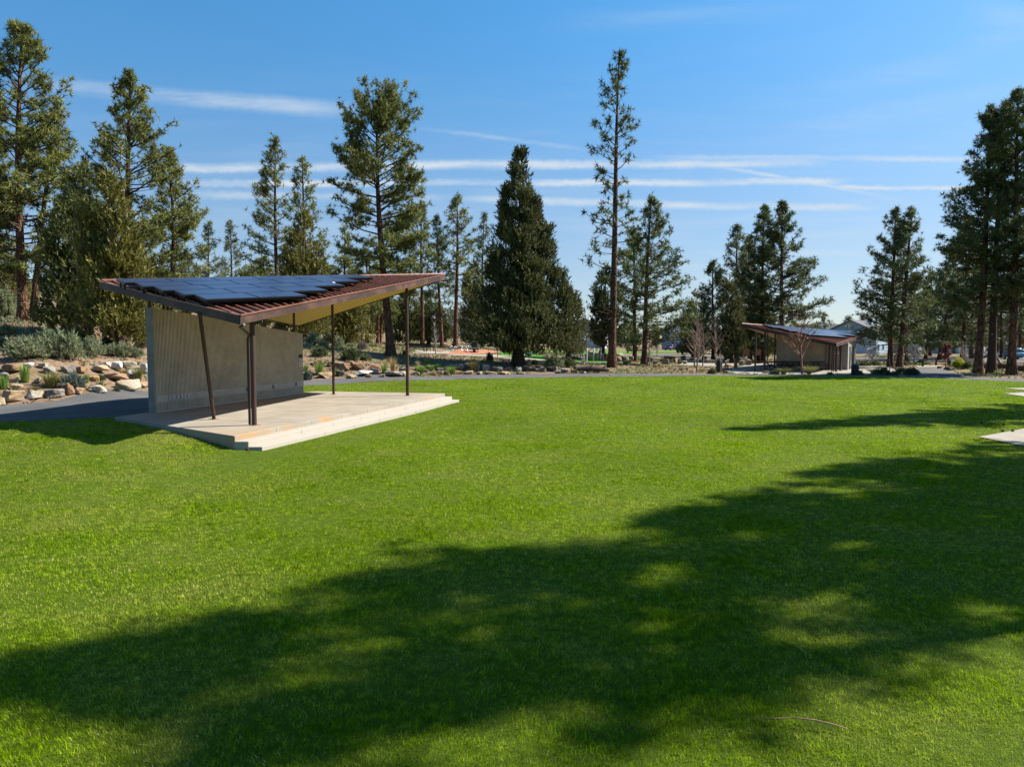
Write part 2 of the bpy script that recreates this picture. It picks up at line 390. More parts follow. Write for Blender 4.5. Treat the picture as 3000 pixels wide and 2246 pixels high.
sheet('parking_apron', P((1990,1050),(2200,1052),(2210,1044),(1960,1044)), .03, M_ASPH, 3)
M_GRAVEL = plain('path_edge_gravel', (.33, .25, .18), .95, .1, var=.4, sc=9, bmp=.5)

# concrete pads in the lawn at the right
pads = [ccw([tuple(at_z(x, y, .05)[:2]) for x, y in q]) for q in ([(2868,1277),(3060,1243),(3200,1240),(3200,1330),(3020,1308)], [(2940,1155),(3060,1150),(3200,1150),(3200,1175),(3010,1165)], [(2942,1141),(3100,1139),(3200,1142),(3200,1149),(3000,1146)])]
for q in pads: sheet('paving', q, .035, M_CONC, 1.0)

# ------------------------------------------------------------------ stage pavilion
SZ = .45
def XY(px, py, z=SZ): p = at_z(px, py, z); return Vector((p[0], p[1], z))
A = XY(336, 1222); B = XY(687, 1277); C_ = XY(1304, 1152); D_ = XY(927, 1145.6)
Wa = XY(453.5, 1210); Wb = XY(889.5, 1152)
wd = (Wb-Wa).normalized(); wp = Vector((-wd.y, wd.x, 0))       # along the wall, and towards its back
stage = thing('stage_pavilion', (-8.5, 28, 0), 'stage pavilion with slanting rust red roof, dark solar panels and stepped concrete platform', 'pavilion')
def m_slab(n):
    m_conc(n); sp = n.n('ShaderNodeSeparateXYZ'); n.set(sp.inputs[0], n.pos)
    st = n.noise(n.scale(n.pos, (1.2, 1.2, 3)), 1.6, 5, .7, 1.0)
    def spot(x, y, r0, r1, f0=.35, f1=.6, k=.8):
        dx = n.m('SUBTRACT', sp.outputs[0], x); dy = n.m('SUBTRACT', sp.outputs[1], y)
        d = n.m('SQRT', n.m('ADD', n.m('MULTIPLY', dx, dx), n.m('MULTIPLY', dy, dy)))
        return n.m('MULTIPLY', n.m('MULTIPLY', n.ss(d, r1, r0), n.ss(st, f0, f1)), k)
    e = (C_-B)
    sA = spot(B.x+.2, B.y+.4, .1, 2.6, .38, .62, .75)
    q = B+e*.30; sB = spot(q.x, q.y, .05, .55, .2, .5, .8)
    q2 = B+e*.16; sC = spot(q2.x, q2.y, .05, .5, .3, .6, .5)
    q3 = B+e*.86; sD = spot(q3.x, q3.y, .05, .45, .3, .6, .5)
    s = n.m('MAXIMUM', n.m('MAXIMUM', sA, sB), n.m('MAXIMUM', sC, sD))
    c = n.mix(s, n.c, (.50, .26, .085))
    inner = n.mix(n.ss(n.noise(n.pos, .35, 4), .35, .6), c, n.mix(.35, c, (.36, .29, .20)))
    n.set(n.b.inputs['Base Color'], inner)
M_SLAB = mat('stage_concrete', m_slab, .85, .25)
def m_step(n):
    m_slab(n); c = n.b.inputs['Base Color'].links[0].from_socket
    v = n.noise(n.scale(n.pos, (6, 6, .5)), 1.5, 4, .7)
    n.set(n.b.inputs['Base Color'], n.mix(n.m('MULTIPLY', n.ss(v, .42, .68), .55), n.mix(.6, c, (.52, .485, .43)), (.45, .38, .30)))
M_STEP = mat('step_concrete', m_step, .85, .2)
edge = (C_-B).normalized(); nrm = Vector((edge.y, -edge.x, 0))
back0 = Wa+wp*.45-wd*.1; back1 = Wb+wp*.45+wd*.25
MB().prism([A, B, C_, D_, back1, back0][::1], -.2, SZ).build('platform', M_SLAB, stage, bevel=.012)
# score lines cut in the platform read as thin dark joints
js = MB()
for t in (.2, .4, .6, .8):
    p = B+(C_-B)*t; q = p-nrm*5.6; js.box(((p.x+q.x)/2, (p.y+q.y)/2, SZ+.001), ((q-p).length, .012, .004), ax=(q-p))
for k in (1.9, 3.8):
    p = B-nrm*k+edge*1.0; q = C_-nrm*k-edge*.2; js.box(((p.x+q.x)/2, (p.y+q.y)/2, SZ+.0012), ((q-p).length, .012, .004), ax=(q-p))
js.build('joint_lines', plain('joint', (.16, .14, .12), .9), stage)
ab = Vector((1, .02, 0)).normalized(); dc = (C_-D_).normalized()
def off(P_, dirv, k): return P_+dirv*(k/abs(dirv.dot(nrm)))
prev = (B, C_)
for i, top in ((1, .30), (2, .15)):
    p0 = off(B, ab, .36*i); p1 = off(C_, dc, .36*i)
    MB().prism([prev[0]-nrm*.02, p0, p1, prev[1]-nrm*.02], -.2, top).build('step', M_STEP, stage, bevel=.01); prev = (p0, p1)
# joints on the risers
jr = None
for i, top in ((0, .45), (1, .30), (2, .15)):
    for k in range(1, 8):
        t = (k+.35*i)/8.2; p = off(B, ab, .36*i if i else 0)*(1-t)+off(C_, dc, .36*i if i else 0)*t
        MB().box((p.x+nrm.x*.0, p.y+nrm.y*.0, top-.07), (.012, .006, .13), ax=edge, ay=nrm).build("joint", MATS["joint"], stage)


# wall
zt0 = float(at_y(446, 900, Wa.y)[2]); zt1 = float(at_y(886, 977, Wb.y)[2]); Lw = (Wb-Wa).length
def wtop(s): return zt0+(zt1-zt0)*s/Lw
def m_wall(n):
    a = n.noise(n.pos, 1.3, 6, .7); b = n.noise(n.scale(n.pos, (14, 14, 1.2)), 1, 4, .6)
    c = n.mix(n.ss(a, .3, .7), (.56, .515, .42), (.74, .69, .58)); c = n.mix(n.m('MULTIPLY', n.ss(b, .5, .8), .35), c, (.20, .18, .14))
    n.set(n.b.inputs['Base Color'], c); bump(n, n.noise(n.pos, 50, 3), .3, .01)
M_WALL = mat('wall_concrete', m_wall, .9, .15)
M_WPLAIN = plain('smooth_concrete', (.31, .285, .255), .85, .2, var=.15, sc=2, bmp=.1)
M_JOINT = MATS['joint']
def wpt(s, d, z): p = Wa+wd*s+wp*d; return Vector((p.x, p.y, z))
core = MB(); vs = [wpt(0, .10, SZ), wpt(Lw, .10, SZ), wpt(Lw, .10, wtop(Lw)), wpt(0, .10, wtop(0)), wpt(0, .25, SZ), wpt(Lw, .25, SZ), wpt(Lw, .25, wtop(Lw)), wpt(0, .25, wtop(0))]
vs = [v if v.z > SZ+.01 else Vector((v.x, v.y, SZ-.3 if i >= 4 else SZ)) for i, v in enumerate(vs)]
core.add(vs, [(0,1,2,3),(5,4,7,6),(4,0,3,7),(1,5,6,2),(3,2,6,7),(4,5,1,0)])
wall = core.build('wall', M_WALL, stage)
rb = MB(); sp_ = .070; s = .10
while s < Lw-.03:
    for z0, z1 in ((SZ+.06, SZ+.36), (SZ+.62, wtop(s)-.004)):
        vs = [wpt(s-.019, .10, z0), wpt(s-.015, -.012, z0), wpt(s+.015, -.012, z0), wpt(s+.019, .10, z0), wpt(s-.019, .10, z1), wpt(s-.015, -.012, z1), wpt(s+.015, -.012, z1), wpt(s+.019, .10, z1)]
        rb.add(vs, [(1,0,4,5),(2,1,5,6),(3,2,6,7),(4,7,6,5)])
    s += sp_
rb.build('ribbing', M_WALL, wall)
bb = MB()
for s0, s1, z0, z1, d in ((0, Lw, SZ+.36, SZ+.62, -.014), (0, Lw, SZ, SZ+.06, -.014)):
    bb.add([wpt(s0, d, z0), wpt(s1, d, z0), wpt(s1, d, z1), wpt(s0, d, z1), wpt(s0, .099, z0), wpt(s1, .099, z0), wpt(s1, .099, z1), wpt(s0, .099, z1)], [(0,1,2,3),(5,4,7,6),(4,0,3,7),(1,5,6,2),(3,2,6,7),(4,5,1,0)])
bb.build('smooth_band', plain('pale_band', (.50, .48, .45), .85, .2, var=.12, sc=2), wall)
MB().add([wpt(-.004, -.014, SZ-.3), wpt(.075, -.016, SZ), wpt(.075, -.016, wtop(0)-.01), wpt(-.004, -.014, wtop(0)+.004), wpt(-.004, .254, SZ-.3), wpt(-.004, .254, wtop(0)+.004)], [(0,1,2,3),(4,0,3,5)]).build('end_trim', M_WPLAIN, wall)
M_OUT = plain('outlet_cover', (.50, .52, .54), .5, .4, var=.08); M_OUTG = plain('outlet_grey', (.17, .20, .20), .5, .4, var=.1)
def s_of(px):          # distance along the wall seen at pixel column px
    u = (px-1500)/FOC/math.cos(PITCH)
    return (u*Wa.y-Wa.x)/(wd.x-u*wd.y)
for px, g in ((495,0),(504,0),(519,0),(529.5,0),(539,0),(548,0),(723,1),(799,1),(866.5,1)):
    s = s_of(px); w_ = .10 if not g else .11
    MB().box(wpt(s, -.035, SZ+.50), (w_ if g else .125, .05, .155 if not g else .17), ax=wd, ay=wp).build('outlet_box', M_OUTG if g else M_OUT, wall, bevel=.008)
s = s_of(880.5); sg = MB().box(wpt(s, -.03, 2.05), (.33, .012, .52), ax=wd, ay=wp).build('rules_sign', plain('sign_white', (.62, .62, .58), .5, .4, var=.05), wall, bevel=.004)
MB().box(wpt(s, -.038, 2.27), (.33, .012, .13), ax=wd, ay=wp).tube([wpt(s-.12, -.036, 2.335), wpt(s, -.036, 2.37), wpt(s+.12, -.036, 2.335)], .02, 4).build('sign_header', plain('sign_black', (.03, .03, .03), .5), sg)
tl = MB()
for k in range(12): tl.box(wpt(s-.01*((k*7) % 3), -.038, 2.16-k*.028), (.26-.05*((k*5) % 4), .003, .009), ax=wd, ay=wp)
tl.build('sign_lettering', MATS['sign_black'], sg)
eb = MB().box(wpt(.5, .36, 1.55), (.5, .2, .45), ax=wd, ay=wp).box(wpt(.35, .33, 1.95), (.25, .14, .25), ax=wd, ay=wp).tube([wpt(.3, .3, 1.3), wpt(.3, .3, .35)], .03, 6)
eb.build('electrical_box', plain('box_grey_blue', (.25, .30, .33), .5, .4), wall)

# roof
M_RUST = mat('rust_metal', lambda n: (n.set(n.b.inputs['Base Color'], n.mix(n.ss(n.noise(n.pos, 2.2, 5, .65), .3, .7), (.20, .075, .042), (.32, .135, .085))), n.set(n.b.inputs['Roughness'], n.m('MULTIPLY_ADD', n.noise(n.pos, 6, 3), .25, .32))), .42, .45)
M_FASC = mat('fascia_metal', lambda n: (n.set(n.b.inputs['Base Color'], n.mix(n.ss(n.noise(n.pos, .8, 4, .6, .5), .4, .62), (.060, .033, .026), (.13, .066, .048)))), .6, .25)
M_STEEL = mat('brown_steel', lambda n: n.set(n.b.inputs['Base Color'], n.mix(n.noise(n.pos, 3, 5, .7), (.050, .027, .021), (.095, .052, .040))), .5, .3)
def m_soff(n):
    w = n.n('ShaderNodeTexWave'); n.set(w.inputs['Vector'], n.pos); w.wave_type = 'BANDS'; w.bands_direction = 'X'; w.inputs['Scale'].default_value = 1.9
    w.inputs['Distortion'].default_value = .0; b = n.noise(n.scale(n.pos, (9, .8, .8)), 1.6, 5, .7)
    c = n.mix(b, (.78, .42, .16), (.92, .56, .27)); c = n.mix(n.ss(w.outputs[1], .08, .0), c, (.45, .22, .08)); n.set(n.b.inputs['Base Color'], c)
M_SOFF = mat('pine_soffit', m_soff, .6, .3)
def m_pv(n):
    n.b.inputs['Coat Weight'].default_value = .35; n.b.inputs['Coat Roughness'].default_value = .22
    sp = n.n('ShaderNodeSeparateXYZ'); n.set(sp.inputs[0], n.obj)
    n.set(n.b.inputs['Base Color'], n.mix(n.noise(n.pos, 1.2, 4), (.016, .022, .060), (.026, .036, .085)))
M_PV = mat('solar_glass', m_pv, .38, .5)
M_PVF = plain('panel_frame', (.02, .02, .022), .4, .4, var=.1)
M_RAILSKIRT = plain('rail_skirt_black', (.012, .012, .012), .6, .2)
def roof(parent, L, Nn, R, K, thick, rib_sp, rows, pw, ph, lift, label=None):
    up = Vector((0, 0, 1)); cen = (L+Nn+R+K)/4
    r = MB(); t = Vector((0, 0, -.03))
    for tri in ((L, Nn, R), (L, R, K)):
        n_ = (tri[1]-tri[0]).cross(tri[2]-tri[0])
        tr = tri if n_.z > 0 else tri[::-1]
        r.add([p for p in tr], [(0, 1, 2)]); r.add([p+t for p in tr], [(2, 1, 0)])
    rf = r.build('roof', M_RUST, parent)
    so_ = MB()
    for tri in ((L, Nn, R), (L, R, K)):
        q = [p+(cen-p)*.012+Vector((0, 0, -thick+.035)) for p in tri]; so_.add(q, [(0, 1, 2)])
    so_.build('soffit', M_SOFF, rf)
    for a, b in ((L, Nn), (Nn, R), (R, K), (K, L)):
        d = (b-a); mid = (a+b)/2; hd = Vector((d.x, d.y, 0)).normalized(); side = Vector((-hd.y, hd.x, 0))
        if side.dot(cen-mid) < 0: side = -side
        f = MB(); o_ = side*.05; e = hd*.0
        top = Vector((0, 0, .035)); bot = Vector((0, 0, -thick))
        f.add([a+bot-side*.02, b+bot-side*.02, b+top-side*.02, a+top-side*.02, a+bot+o_, b+bot+o_, b+top+o_, a+top+o_], [(0,1,2,3),(5,4,7,6),(4,0,3,7),(1,5,6,2),(3,2,6,7),(4,5,1,0)])
        f.build('fascia', M_FASC, rf)
        MB().add([a+top-side*.05+Vector((0,0,.004)), b+top-side*.05+Vector((0,0,.004)), b+top+side*.07+Vector((0,0,.004)), a+top+side*.07+Vector((0,0,.004)),
                  a+top-side*.05-Vector((0,0,.03)), b+top-side*.05-Vector((0,0,.03))], [(0,1,2,3),(4,5,1,0)]).build('edge_trim', M_RUST, rf)
    e = (R-L).normalized()
    ribs = MB()
    for P_, sgn in ((Nn, 1), (K, -1)):
        nm = (P_-L).cross(R-L); nm = nm if nm.z > 0 else -nm; nm.normalize()
        g = nm.cross(e); g = g if g.dot(P_-L) > 0 else -g            # down slope
        ap = (P_-L).dot(e); bp = (P_-L).dot(g); LR = (R-L).length; k = .12
        a = min(0, ap)+.12
        while a < max(LR, ap):
            # segment of the line 'a' inside the triangle (0,0) (ap,bp) (LR,0)
            b0 = 0.0; 
            if a < 0: b0 = bp*(a/ap) if ap < 0 else None; b1 = bp*(LR-a)/(LR-ap)
            elif a > LR: b0 = None
            else:
                if ap > 0: b1 = bp*a/ap if a < ap else bp*(LR-a)/(LR-ap)
                else: b1 = bp*(LR-a)/(LR-ap)
            if ap < 0 and 0 <= a <= LR: b0 = 0.0
            if b0 is not None and b1-b0 > .15:
                p = L+e*a+g*(b0+.03); q = L+e*a+g*(b1-.10)
                ribs.box((p+q)/2+nm*.035, ((q-p).length, .045, .07), ax=g, ay=e, az=nm)
            a += rib_sp
        if sgn == 1: plane = (nm, g, ap, bp)
    ribs.build('standing_seams', M_RUST, rf)
    MB().tube([L+(R-L)*.005+up*.04, R-(R-L)*.005+up*.04], .07, 6).build('ridge_cap', M_RUST, rf)
    nm, g, ap, bp = plane
    rail = MB(); up_ = -g
    for (a0, b1, cnt) in rows:           # a0 along the ridge from N, b1 upper edge measured from N up the slope
        for i in range(cnt):
            c = Nn+e*(a0+pw*(i+.5))+up_*(b1-ph/2)+nm*lift
            pn = MB().box(c, (pw-.02, ph-.02, .04), ax=e, ay=up_, az=nm).build('solar_panel', M_PVF, parent)
            MB().box(c+nm*.012, (pw-.065, ph-.065, .04), ax=e, ay=up_, az=nm).build('panel_glass', M_PV, pn)
        c = Nn+e*(a0+pw*cnt/2)+up_*(b1-ph*.97)
        rail.box(c+nm*(lift-.055), (pw*cnt-.06, .03, .05), ax=e, ay=up_, az=nm)  # black skirt below the row's lower edge, stands in for shade beneath the panels
        for aa in (a0+.05, a0+pw*cnt-.05): rail.box(Nn+e*aa+up_*(b1-ph/2)+nm*(lift-.055), (.03, ph-.1, .05), ax=e, ay=up_, az=nm)  # same shade skirt along both row ends
        for db in (.25, .75):
            c = Nn+e*(a0+pw*cnt/2)+up_*(b1-ph*db)
            rail.box(c+nm*(lift-.06), (pw*cnt-.1, .05, .07), ax=e, ay=up_, az=nm)
            for i in range(cnt*2+1): rail.box(Nn+e*(a0+.08+(pw*cnt-.16)*i/(cnt*2))+up_*(b1-ph*db)+nm*(lift/2-.02), (.05, .05, lift-.05), ax=e, ay=up_, az=nm)
    rail.build('mounting_rail_shade_skirt', M_RAILSKIRT, rf)
    return rf
def V3(a): return Vector((float(a[0]), float(a[1]), float(a[2])))
Nn = V3(at_y(702, 926, 20.5)); Rr = V3(at_y(1303, 806, 37.0)); Ll = V3(at_y(293, 826, 27.06)); Kk = V3(at_y(875, 957, 38.8))+Vector((0, 0, .26))
roof(stage, Ll, Nn, Rr, Kk, .24, .305, [(-1.5,8.42,6),(-1.2,7.1,5),(-.92,5.78,4),(-.62,4.46,3),(-.36,3.14,2)], 1.62, 1.30, .25)
def roof_z(x, y, tri):
    n_ = (tri[1]-tri[0]).cross(tri[2]-tri[0]); return tri[0].z-(n_.x*(x-tri[0].x)+n_.y*(y-tri[0].y))/n_.z
def uz(x, y): return min(roof_z(x, y, (Ll, Nn, Rr)), roof_z(x, y, (Ll, Rr, Kk)))-.17
for (px, py, r) in ((745, 1245, .078), (1194, 1158.5, .078), (977.5, 1155, .063)):
    p = XY(px, py); z1 = uz(p.x, p.y)
    MB().tube([p, (p.x, p.y, z1)], r, 16).build('column', M_STEEL, stage)
    MB().box((p.x, p.y, SZ+.006), (.30, .30, .012), ax=edge).build('column_base_plate', plain('rusty_plate', (.30, .14, .06), .8), stage)
p = XY(627, 1227.5)
d = V3(ray(585, 915)); n_ = (Nn-Ll).cross(Rr-Ll); o_ = Vector((0, 0, CAMH)); q = o_+d*((Ll-Vector((0,0,.17))-o_).dot(n_)/d.dot(n_))
MB().tube([p, q], .060, 14).build('leaning_column', M_STEEL, stage)
MB().box((p.x, p.y, SZ+.006), (.26, .26, .012), ax=edge).build('column_base_plate', MATS['rusty_plate'], stage)
for px in (453, 494, 506, 640, 784, 871):
    s = s_of(px); w0 = wpt(s, .12, wtop(s)-.02); MB().tube([w0, (w0.x, w0.y, max(uz(w0.x, w0.y), wtop(s)+.05))], .055, 10).build('wall_post', M_STEEL, stage)
dp = XY(732, 1244.5); nb = Nn+Vector((.06, .15, -.24)); elb = V3(at_y(703, 958, 20.75)); el2 = V3(at_y(729, 979, dp.y))
MB().tube([nb+(elb-nb)*-.1, elb, el2, (dp.x, dp.y, el2.z-.12), (dp.x, dp.y, SZ+.02)], .045, 4, smooth=False).build('downspout', M_STEEL, stage)
# ball on the roof
d = V3(ray(976, 846)); q = o_+d*((Ll-o_).dot(n_)/d.dot(n_)); q = q+n_.normalized()*(.16 if n_.z > 0 else -.16)
ball = thing('ball', q, 'white football lying on the rust red roof just below the solar panels', 'ball')
bm = bmesh.new(); bmesh.ops.create_icosphere(bm, subdivisions=3, radius=.115); me = bpy.data.meshes.new('ball_shell'); bm.to_mesh(me); bm.free(); me.polygons.foreach_set('use_smooth', [True]*len(me.polygons))
def m_ball(n):
    v = n.n('ShaderNodeTexVoronoi'); n.set(v.inputs['Vector'], n.obj); v.inputs['Scale'].default_value = 8
    n.set(n.b.inputs['Base Color'], n.mix(n.ss(v.outputs[0], .20, .24), (.12, .08, .07), (.72, .66, .60)))
link('ball_shell', me, mat('ball_leather', m_ball, .5, .4), ball)
# ------------------------------------------------------------------ vegetation helpers
VS = 3000/2212.0
def nrmz(a): return a/np.maximum(np.linalg.norm(a, axis=-1, keepdims=True), 1e-9)
def blades(rng, pos, axis, size, k, blen, bwid, spread, along, taper=0.0):
    """k thin pointed leaves round every pos; returns (m*k*3,3)"""
    m = len(pos); size = np.broadcast_to(np.asarray(size, float), (m,))
    r = nrmz(rng.normal(size=(m, k, 3))); ax = nrmz(axis)[:, None, :]
    d = nrmz(ax*(1-spread)+r*spread)
    b = pos[:, None, :]+ax*(rng.random((m, k, 1))*along)*size[:, None, None]
    L = (blen*rng.uniform(.65, 1.25, (m, k, 1)))*size[:, None, None]
    w = nrmz(np.cross(d, nrmz(rng.normal(size=(m, k, 3)))))*(bwid*size[:, None, None])/2
    tri = np.stack([b-w, b+w, b+d*L], 2)
    return tri.reshape(-1, 3)
def jitter_tint(rng, m, per, base=0.0, spread=1.0):
    t = np.clip(base+rng.random(m)*spread, 0, 1); return np.repeat(t, per)
# needles: [dark, light]
M_NEED = leafmat('pine_needles', (.040, .060, .014), (.29, .30, .07), .16)
M_NEEDG = leafmat('green_pine_needles', (.028, .048, .016), (.20, .235, .07), .14)
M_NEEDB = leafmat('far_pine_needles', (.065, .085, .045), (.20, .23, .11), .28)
M_JUN = leafmat('juniper_leaves', (.024, .042, .012), (.20, .21, .055), .15)
M_JUNG = leafmat('golden_juniper_leaves', (.05, .060, .014), (.30, .27, .06), .18)
M_JUND = leafmat('dark_juniper_leaves', (.018, .032, .011), (.19, .19, .065), .15)
M_SAGE = leafmat('sage_leaves', (.12, .15, .065), (.38, .41, .23), .25)
M_SAGED = leafmat('dark_shrub_leaves', (.05, .07, .028), (.17, .20, .08), .2)
M_SAGEP = leafmat('grey_twig_leaves', (.14, .11, .10), (.27, .22, .20), .15)
M_GRN = leafmat('green_blade', (.07, .14, .012), (.22, .34, .06), .35)
M_OLV = leafmat('olive_blade', (.12, .12, .025), (.30, .28, .09), .3)
M_GLD = leafmat('golden_blade', (.30, .20, .06), (.55, .42, .17), .3)
M_BLU = leafmat('blue_green_leaves', (.07, .10, .075), (.20, .25, .20), .2)
M_YLW = leafmat('yellow_green_leaves', (.20, .26, .02), (.50, .50, .06), .35)
M_BLOS = leafmat('blossom', (.70, .60, .56), (.92, .85, .80), .3)
M_RED = leafmat('red_bud_twigs', (.16, .06, .06), (.32, .15, .13), .2)
def m_bark(n):
    v = n.n('ShaderNodeTexVoronoi'); n.set(v.inputs['Vector'], n.scale(n.pos, (5.5, 5.5, 1.5))); v.feature = 'DISTANCE_TO_EDGE'; v.inputs['Scale'].default_value = 1.3
    a = n.noise(n.pos, 1.3, 5, .7)
    c = n.mix(n.ss(a, .3, .7), (.13, .065, .040), (.27, .145, .09)); c = n.mix(n.ss(v.outputs[0], .10, .01), c, (.035, .02, .016))
    n.set(n.b.inputs['Base Color'], c); bump(n, n.ss(v.outputs[0], 0, .2), .8, .06)
M_BARK = mat('pine_bark', m_bark, .95, .1)
M_BARKD = mat('dark_bark', lambda n: (n.set(n.b.inputs['Base Color'], n.mix(n.noise(n.scale(n.pos, (6, 6, .8)), 2, 5, .7), (.035, .024, .02), (.16, .11, .085))), bump(n, n.noise(n.scale(n.pos, (8, 8, 1)), 2, 4), .8, .05)), .95, .1)
M_TWIG = plain('bare_twig', (.36, .24, .19), .8, .2, var=.3, sc=2)
M_TWIGW = plain('pale_twig', (.46, .40, .36), .8, .2, var=.2, sc=2)
M_TWIGR = plain('red_twig', (.30, .14, .10), .8, .2, var=.3, sc=2)

def interp(prof, t):
    xs = [p[0] for p in prof]; ys = [p[1] for p in prof]; return float(np.interp(t, xs, ys))
def trunk_tube(mb, path, r0, r1, n=9, flare=1.5):
    m = len(path); rs = []
    for i in range(m):
        t = i/(m-1); rs.append((r0*(1-t)**.75+r1)*(1+(flare-1)*math.exp(-t*28)))
    mb.tube(path, rs, n, cap=False)
def pine(base, top, crown, prof, Y, label, r=.3, seed=1, m=None, dens=1.0, group='pine trees round the lawn', name='ponderosa_pine', bark=None, tuft=.30, bend=0.0, at=None, H=None, dead=6, k=15, droop=0.0, bias=0.0, cap=.55):
    """base/top: picture points (2212 wide) of a tree standing Y metres away; crown: fraction of the height where foliage starts; prof: half widths in metres"""
    rng = np.random.default_rng(seed); R_ = random.Random(seed); m = m or M_NEED
    if at is None:
        b = at_y(base[0]*VS, base[1]*VS, Y); x0, y0 = b[0], Y; z0 = ht(x0, y0)-.1
        tp = at_y(top[0]*VS, top[1]*VS, Y); x1, z1 = tp[0], tp[2]
    else:
        x0, y0 = at; z0 = ht(x0, y0)-.1; x1, z1 = x0+R_.uniform(-.6, .6), z0+H
    H = z1-z0; r *= .80
    root = thing(name, (x0, y0, z0), label, 'pine tree', group)
    ph = R_.uniform(0, 6); yl = R_.uniform(-.5, .5)
    def ctr(t):
        return np.array([x0+(x1-x0)*t+math.sin(t*3.0+ph)*.012*H*t*(1-t)*2+bend*math.sin(math.pi*t), y0+yl*t, z0+H*t])
    mb = MB(); trunk_tube(mb, [ctr(i/16) for i in range(17)], r, .03, 10)
    tk = mb.build('trunk', bark or M_BARK, root)
    br = MB(); pos = []; axs = []
    ch = H*(1-crown); nb = int(ch*4.6*dens)+10
    for i in range(nb):
        u = (i+R_.random())/nb; t = crown+(1-crown)*(u**.92); c = ctr(t)
        az = R_.uniform(0, 2*math.pi) if i % 3 else R_.choice([0, math.pi])+R_.uniform(-.6, .6)
        L = 1.12*interp(prof, (t-crown)/(1-crown))*R_.choice([R_.uniform(.55, .85), R_.uniform(.85, 1.08)])
        L *= 1+bias*math.cos(az)
        L = max(.22, min(L, .22+cap*H*(1-t)))
        el = math.radians(np.interp(t, [crown, (crown+1)/2, 1], [-10, 12, 58])+R_.uniform(-12, 12))-droop
        h = np.array([math.cos(az), math.sin(az), 0.0]); curl = R_.uniform(.12, .4)
        def P_(s): return c+h*(L*s*math.cos(el))+np.array([0, 0, L*(math.sin(el)*s+curl*s*s)])+0
        rb = max(.012, min(r*.28, .018*L+.012))
        br.tube([P_(s) for s in (0, .35, .7, 1)], [rb, rb*.75, rb*.5, rb*.25], 4, cap=False)
        sd = np.array([-h[1], h[0], 0])
        nt = int((6+L*8.5)*dens*(0.3/tuft)**.7)
        nsub = max(2, int(L*1.7)); subs = [(R_.uniform(.18, .98), R_.uniform(-1, 1)) for _ in range(nsub)]
        for (s0, w0) in subs:
            p0 = P_(s0); sl = L*.30*(1.15-s0)*2; p1 = p0+sd*w0*sl+h*sl*.55+np.array([0, 0, .08*L+.12])
            if L > 1.6: br.tube([p0, p1], [rb*.4, rb*.2], 3, cap=False)
            for q in range(max(1, nt//(nsub+1))):
                f = R_.uniform(.35, 1.05); j = rng.normal(size=3)*.14*(1+.15*L)
                pos.append(p0*(1-f)+p1*f+j*np.array([1, 1, .7])); axs.append(h*.5+sd*w0*.4+np.array([0, 0, .75])+rng.normal(size=3)*.3)
        for q in range(max(2, nt//(nsub+1))):
            f = R_.uniform(.5, 1.04); pos.append(P_(f)+rng.normal(size=3)*.14); axs.append(h*.7+np.array([0, 0, .6])+rng.normal(size=3)*.3)
    for i in range(dead):        # bare dead branches below the crown
        t = crown*R_.uniform(.55, 1.0); c = ctr(t); az = R_.uniform(0, 6.28); L = R_.uniform(.8, 2.6)*min(1, H/16)
        h = np.array([math.cos(az), math.sin(az), 0]); pts = [c, c+h*L*.5+np.array([0, 0, R_.uniform(-.1, .2)]), c+h*L+np.array([0, 0, R_.uniform(-.5, .3)])]
        br.tube(pts, [.035, .022, .008], 4, cap=False)
        br.tube([pts[1], pts[1]+(pts[2]-pts[1])*.7+np.array([h[1], -h[0], .2])*.5], [.015, .005], 3, cap=False)
    for i in range(6):
        pos.append(ctr(1.0)+rng.normal(size=3)*.10+np.array([0, 0, -.12*i])); axs.append(np.array([0, 0, 1.])+rng.normal(size=3)*.3)
    br.build('branches', M_BARKD, tk)
    pos = np.array(pos); axs = np.array(axs); sz = rng.uniform(.75, 1.3, len(pos))*tuft*1.12
    V = blades(rng, pos, axs, sz, k, 1.0, .15, .74, .15)
    ti = np.repeat(np.clip(rng.normal(.45, .25, len(pos)), 0, 1), k*3)
    npmesh('crown', V, 3, m, root, attrs={'tint': ti})
    return root
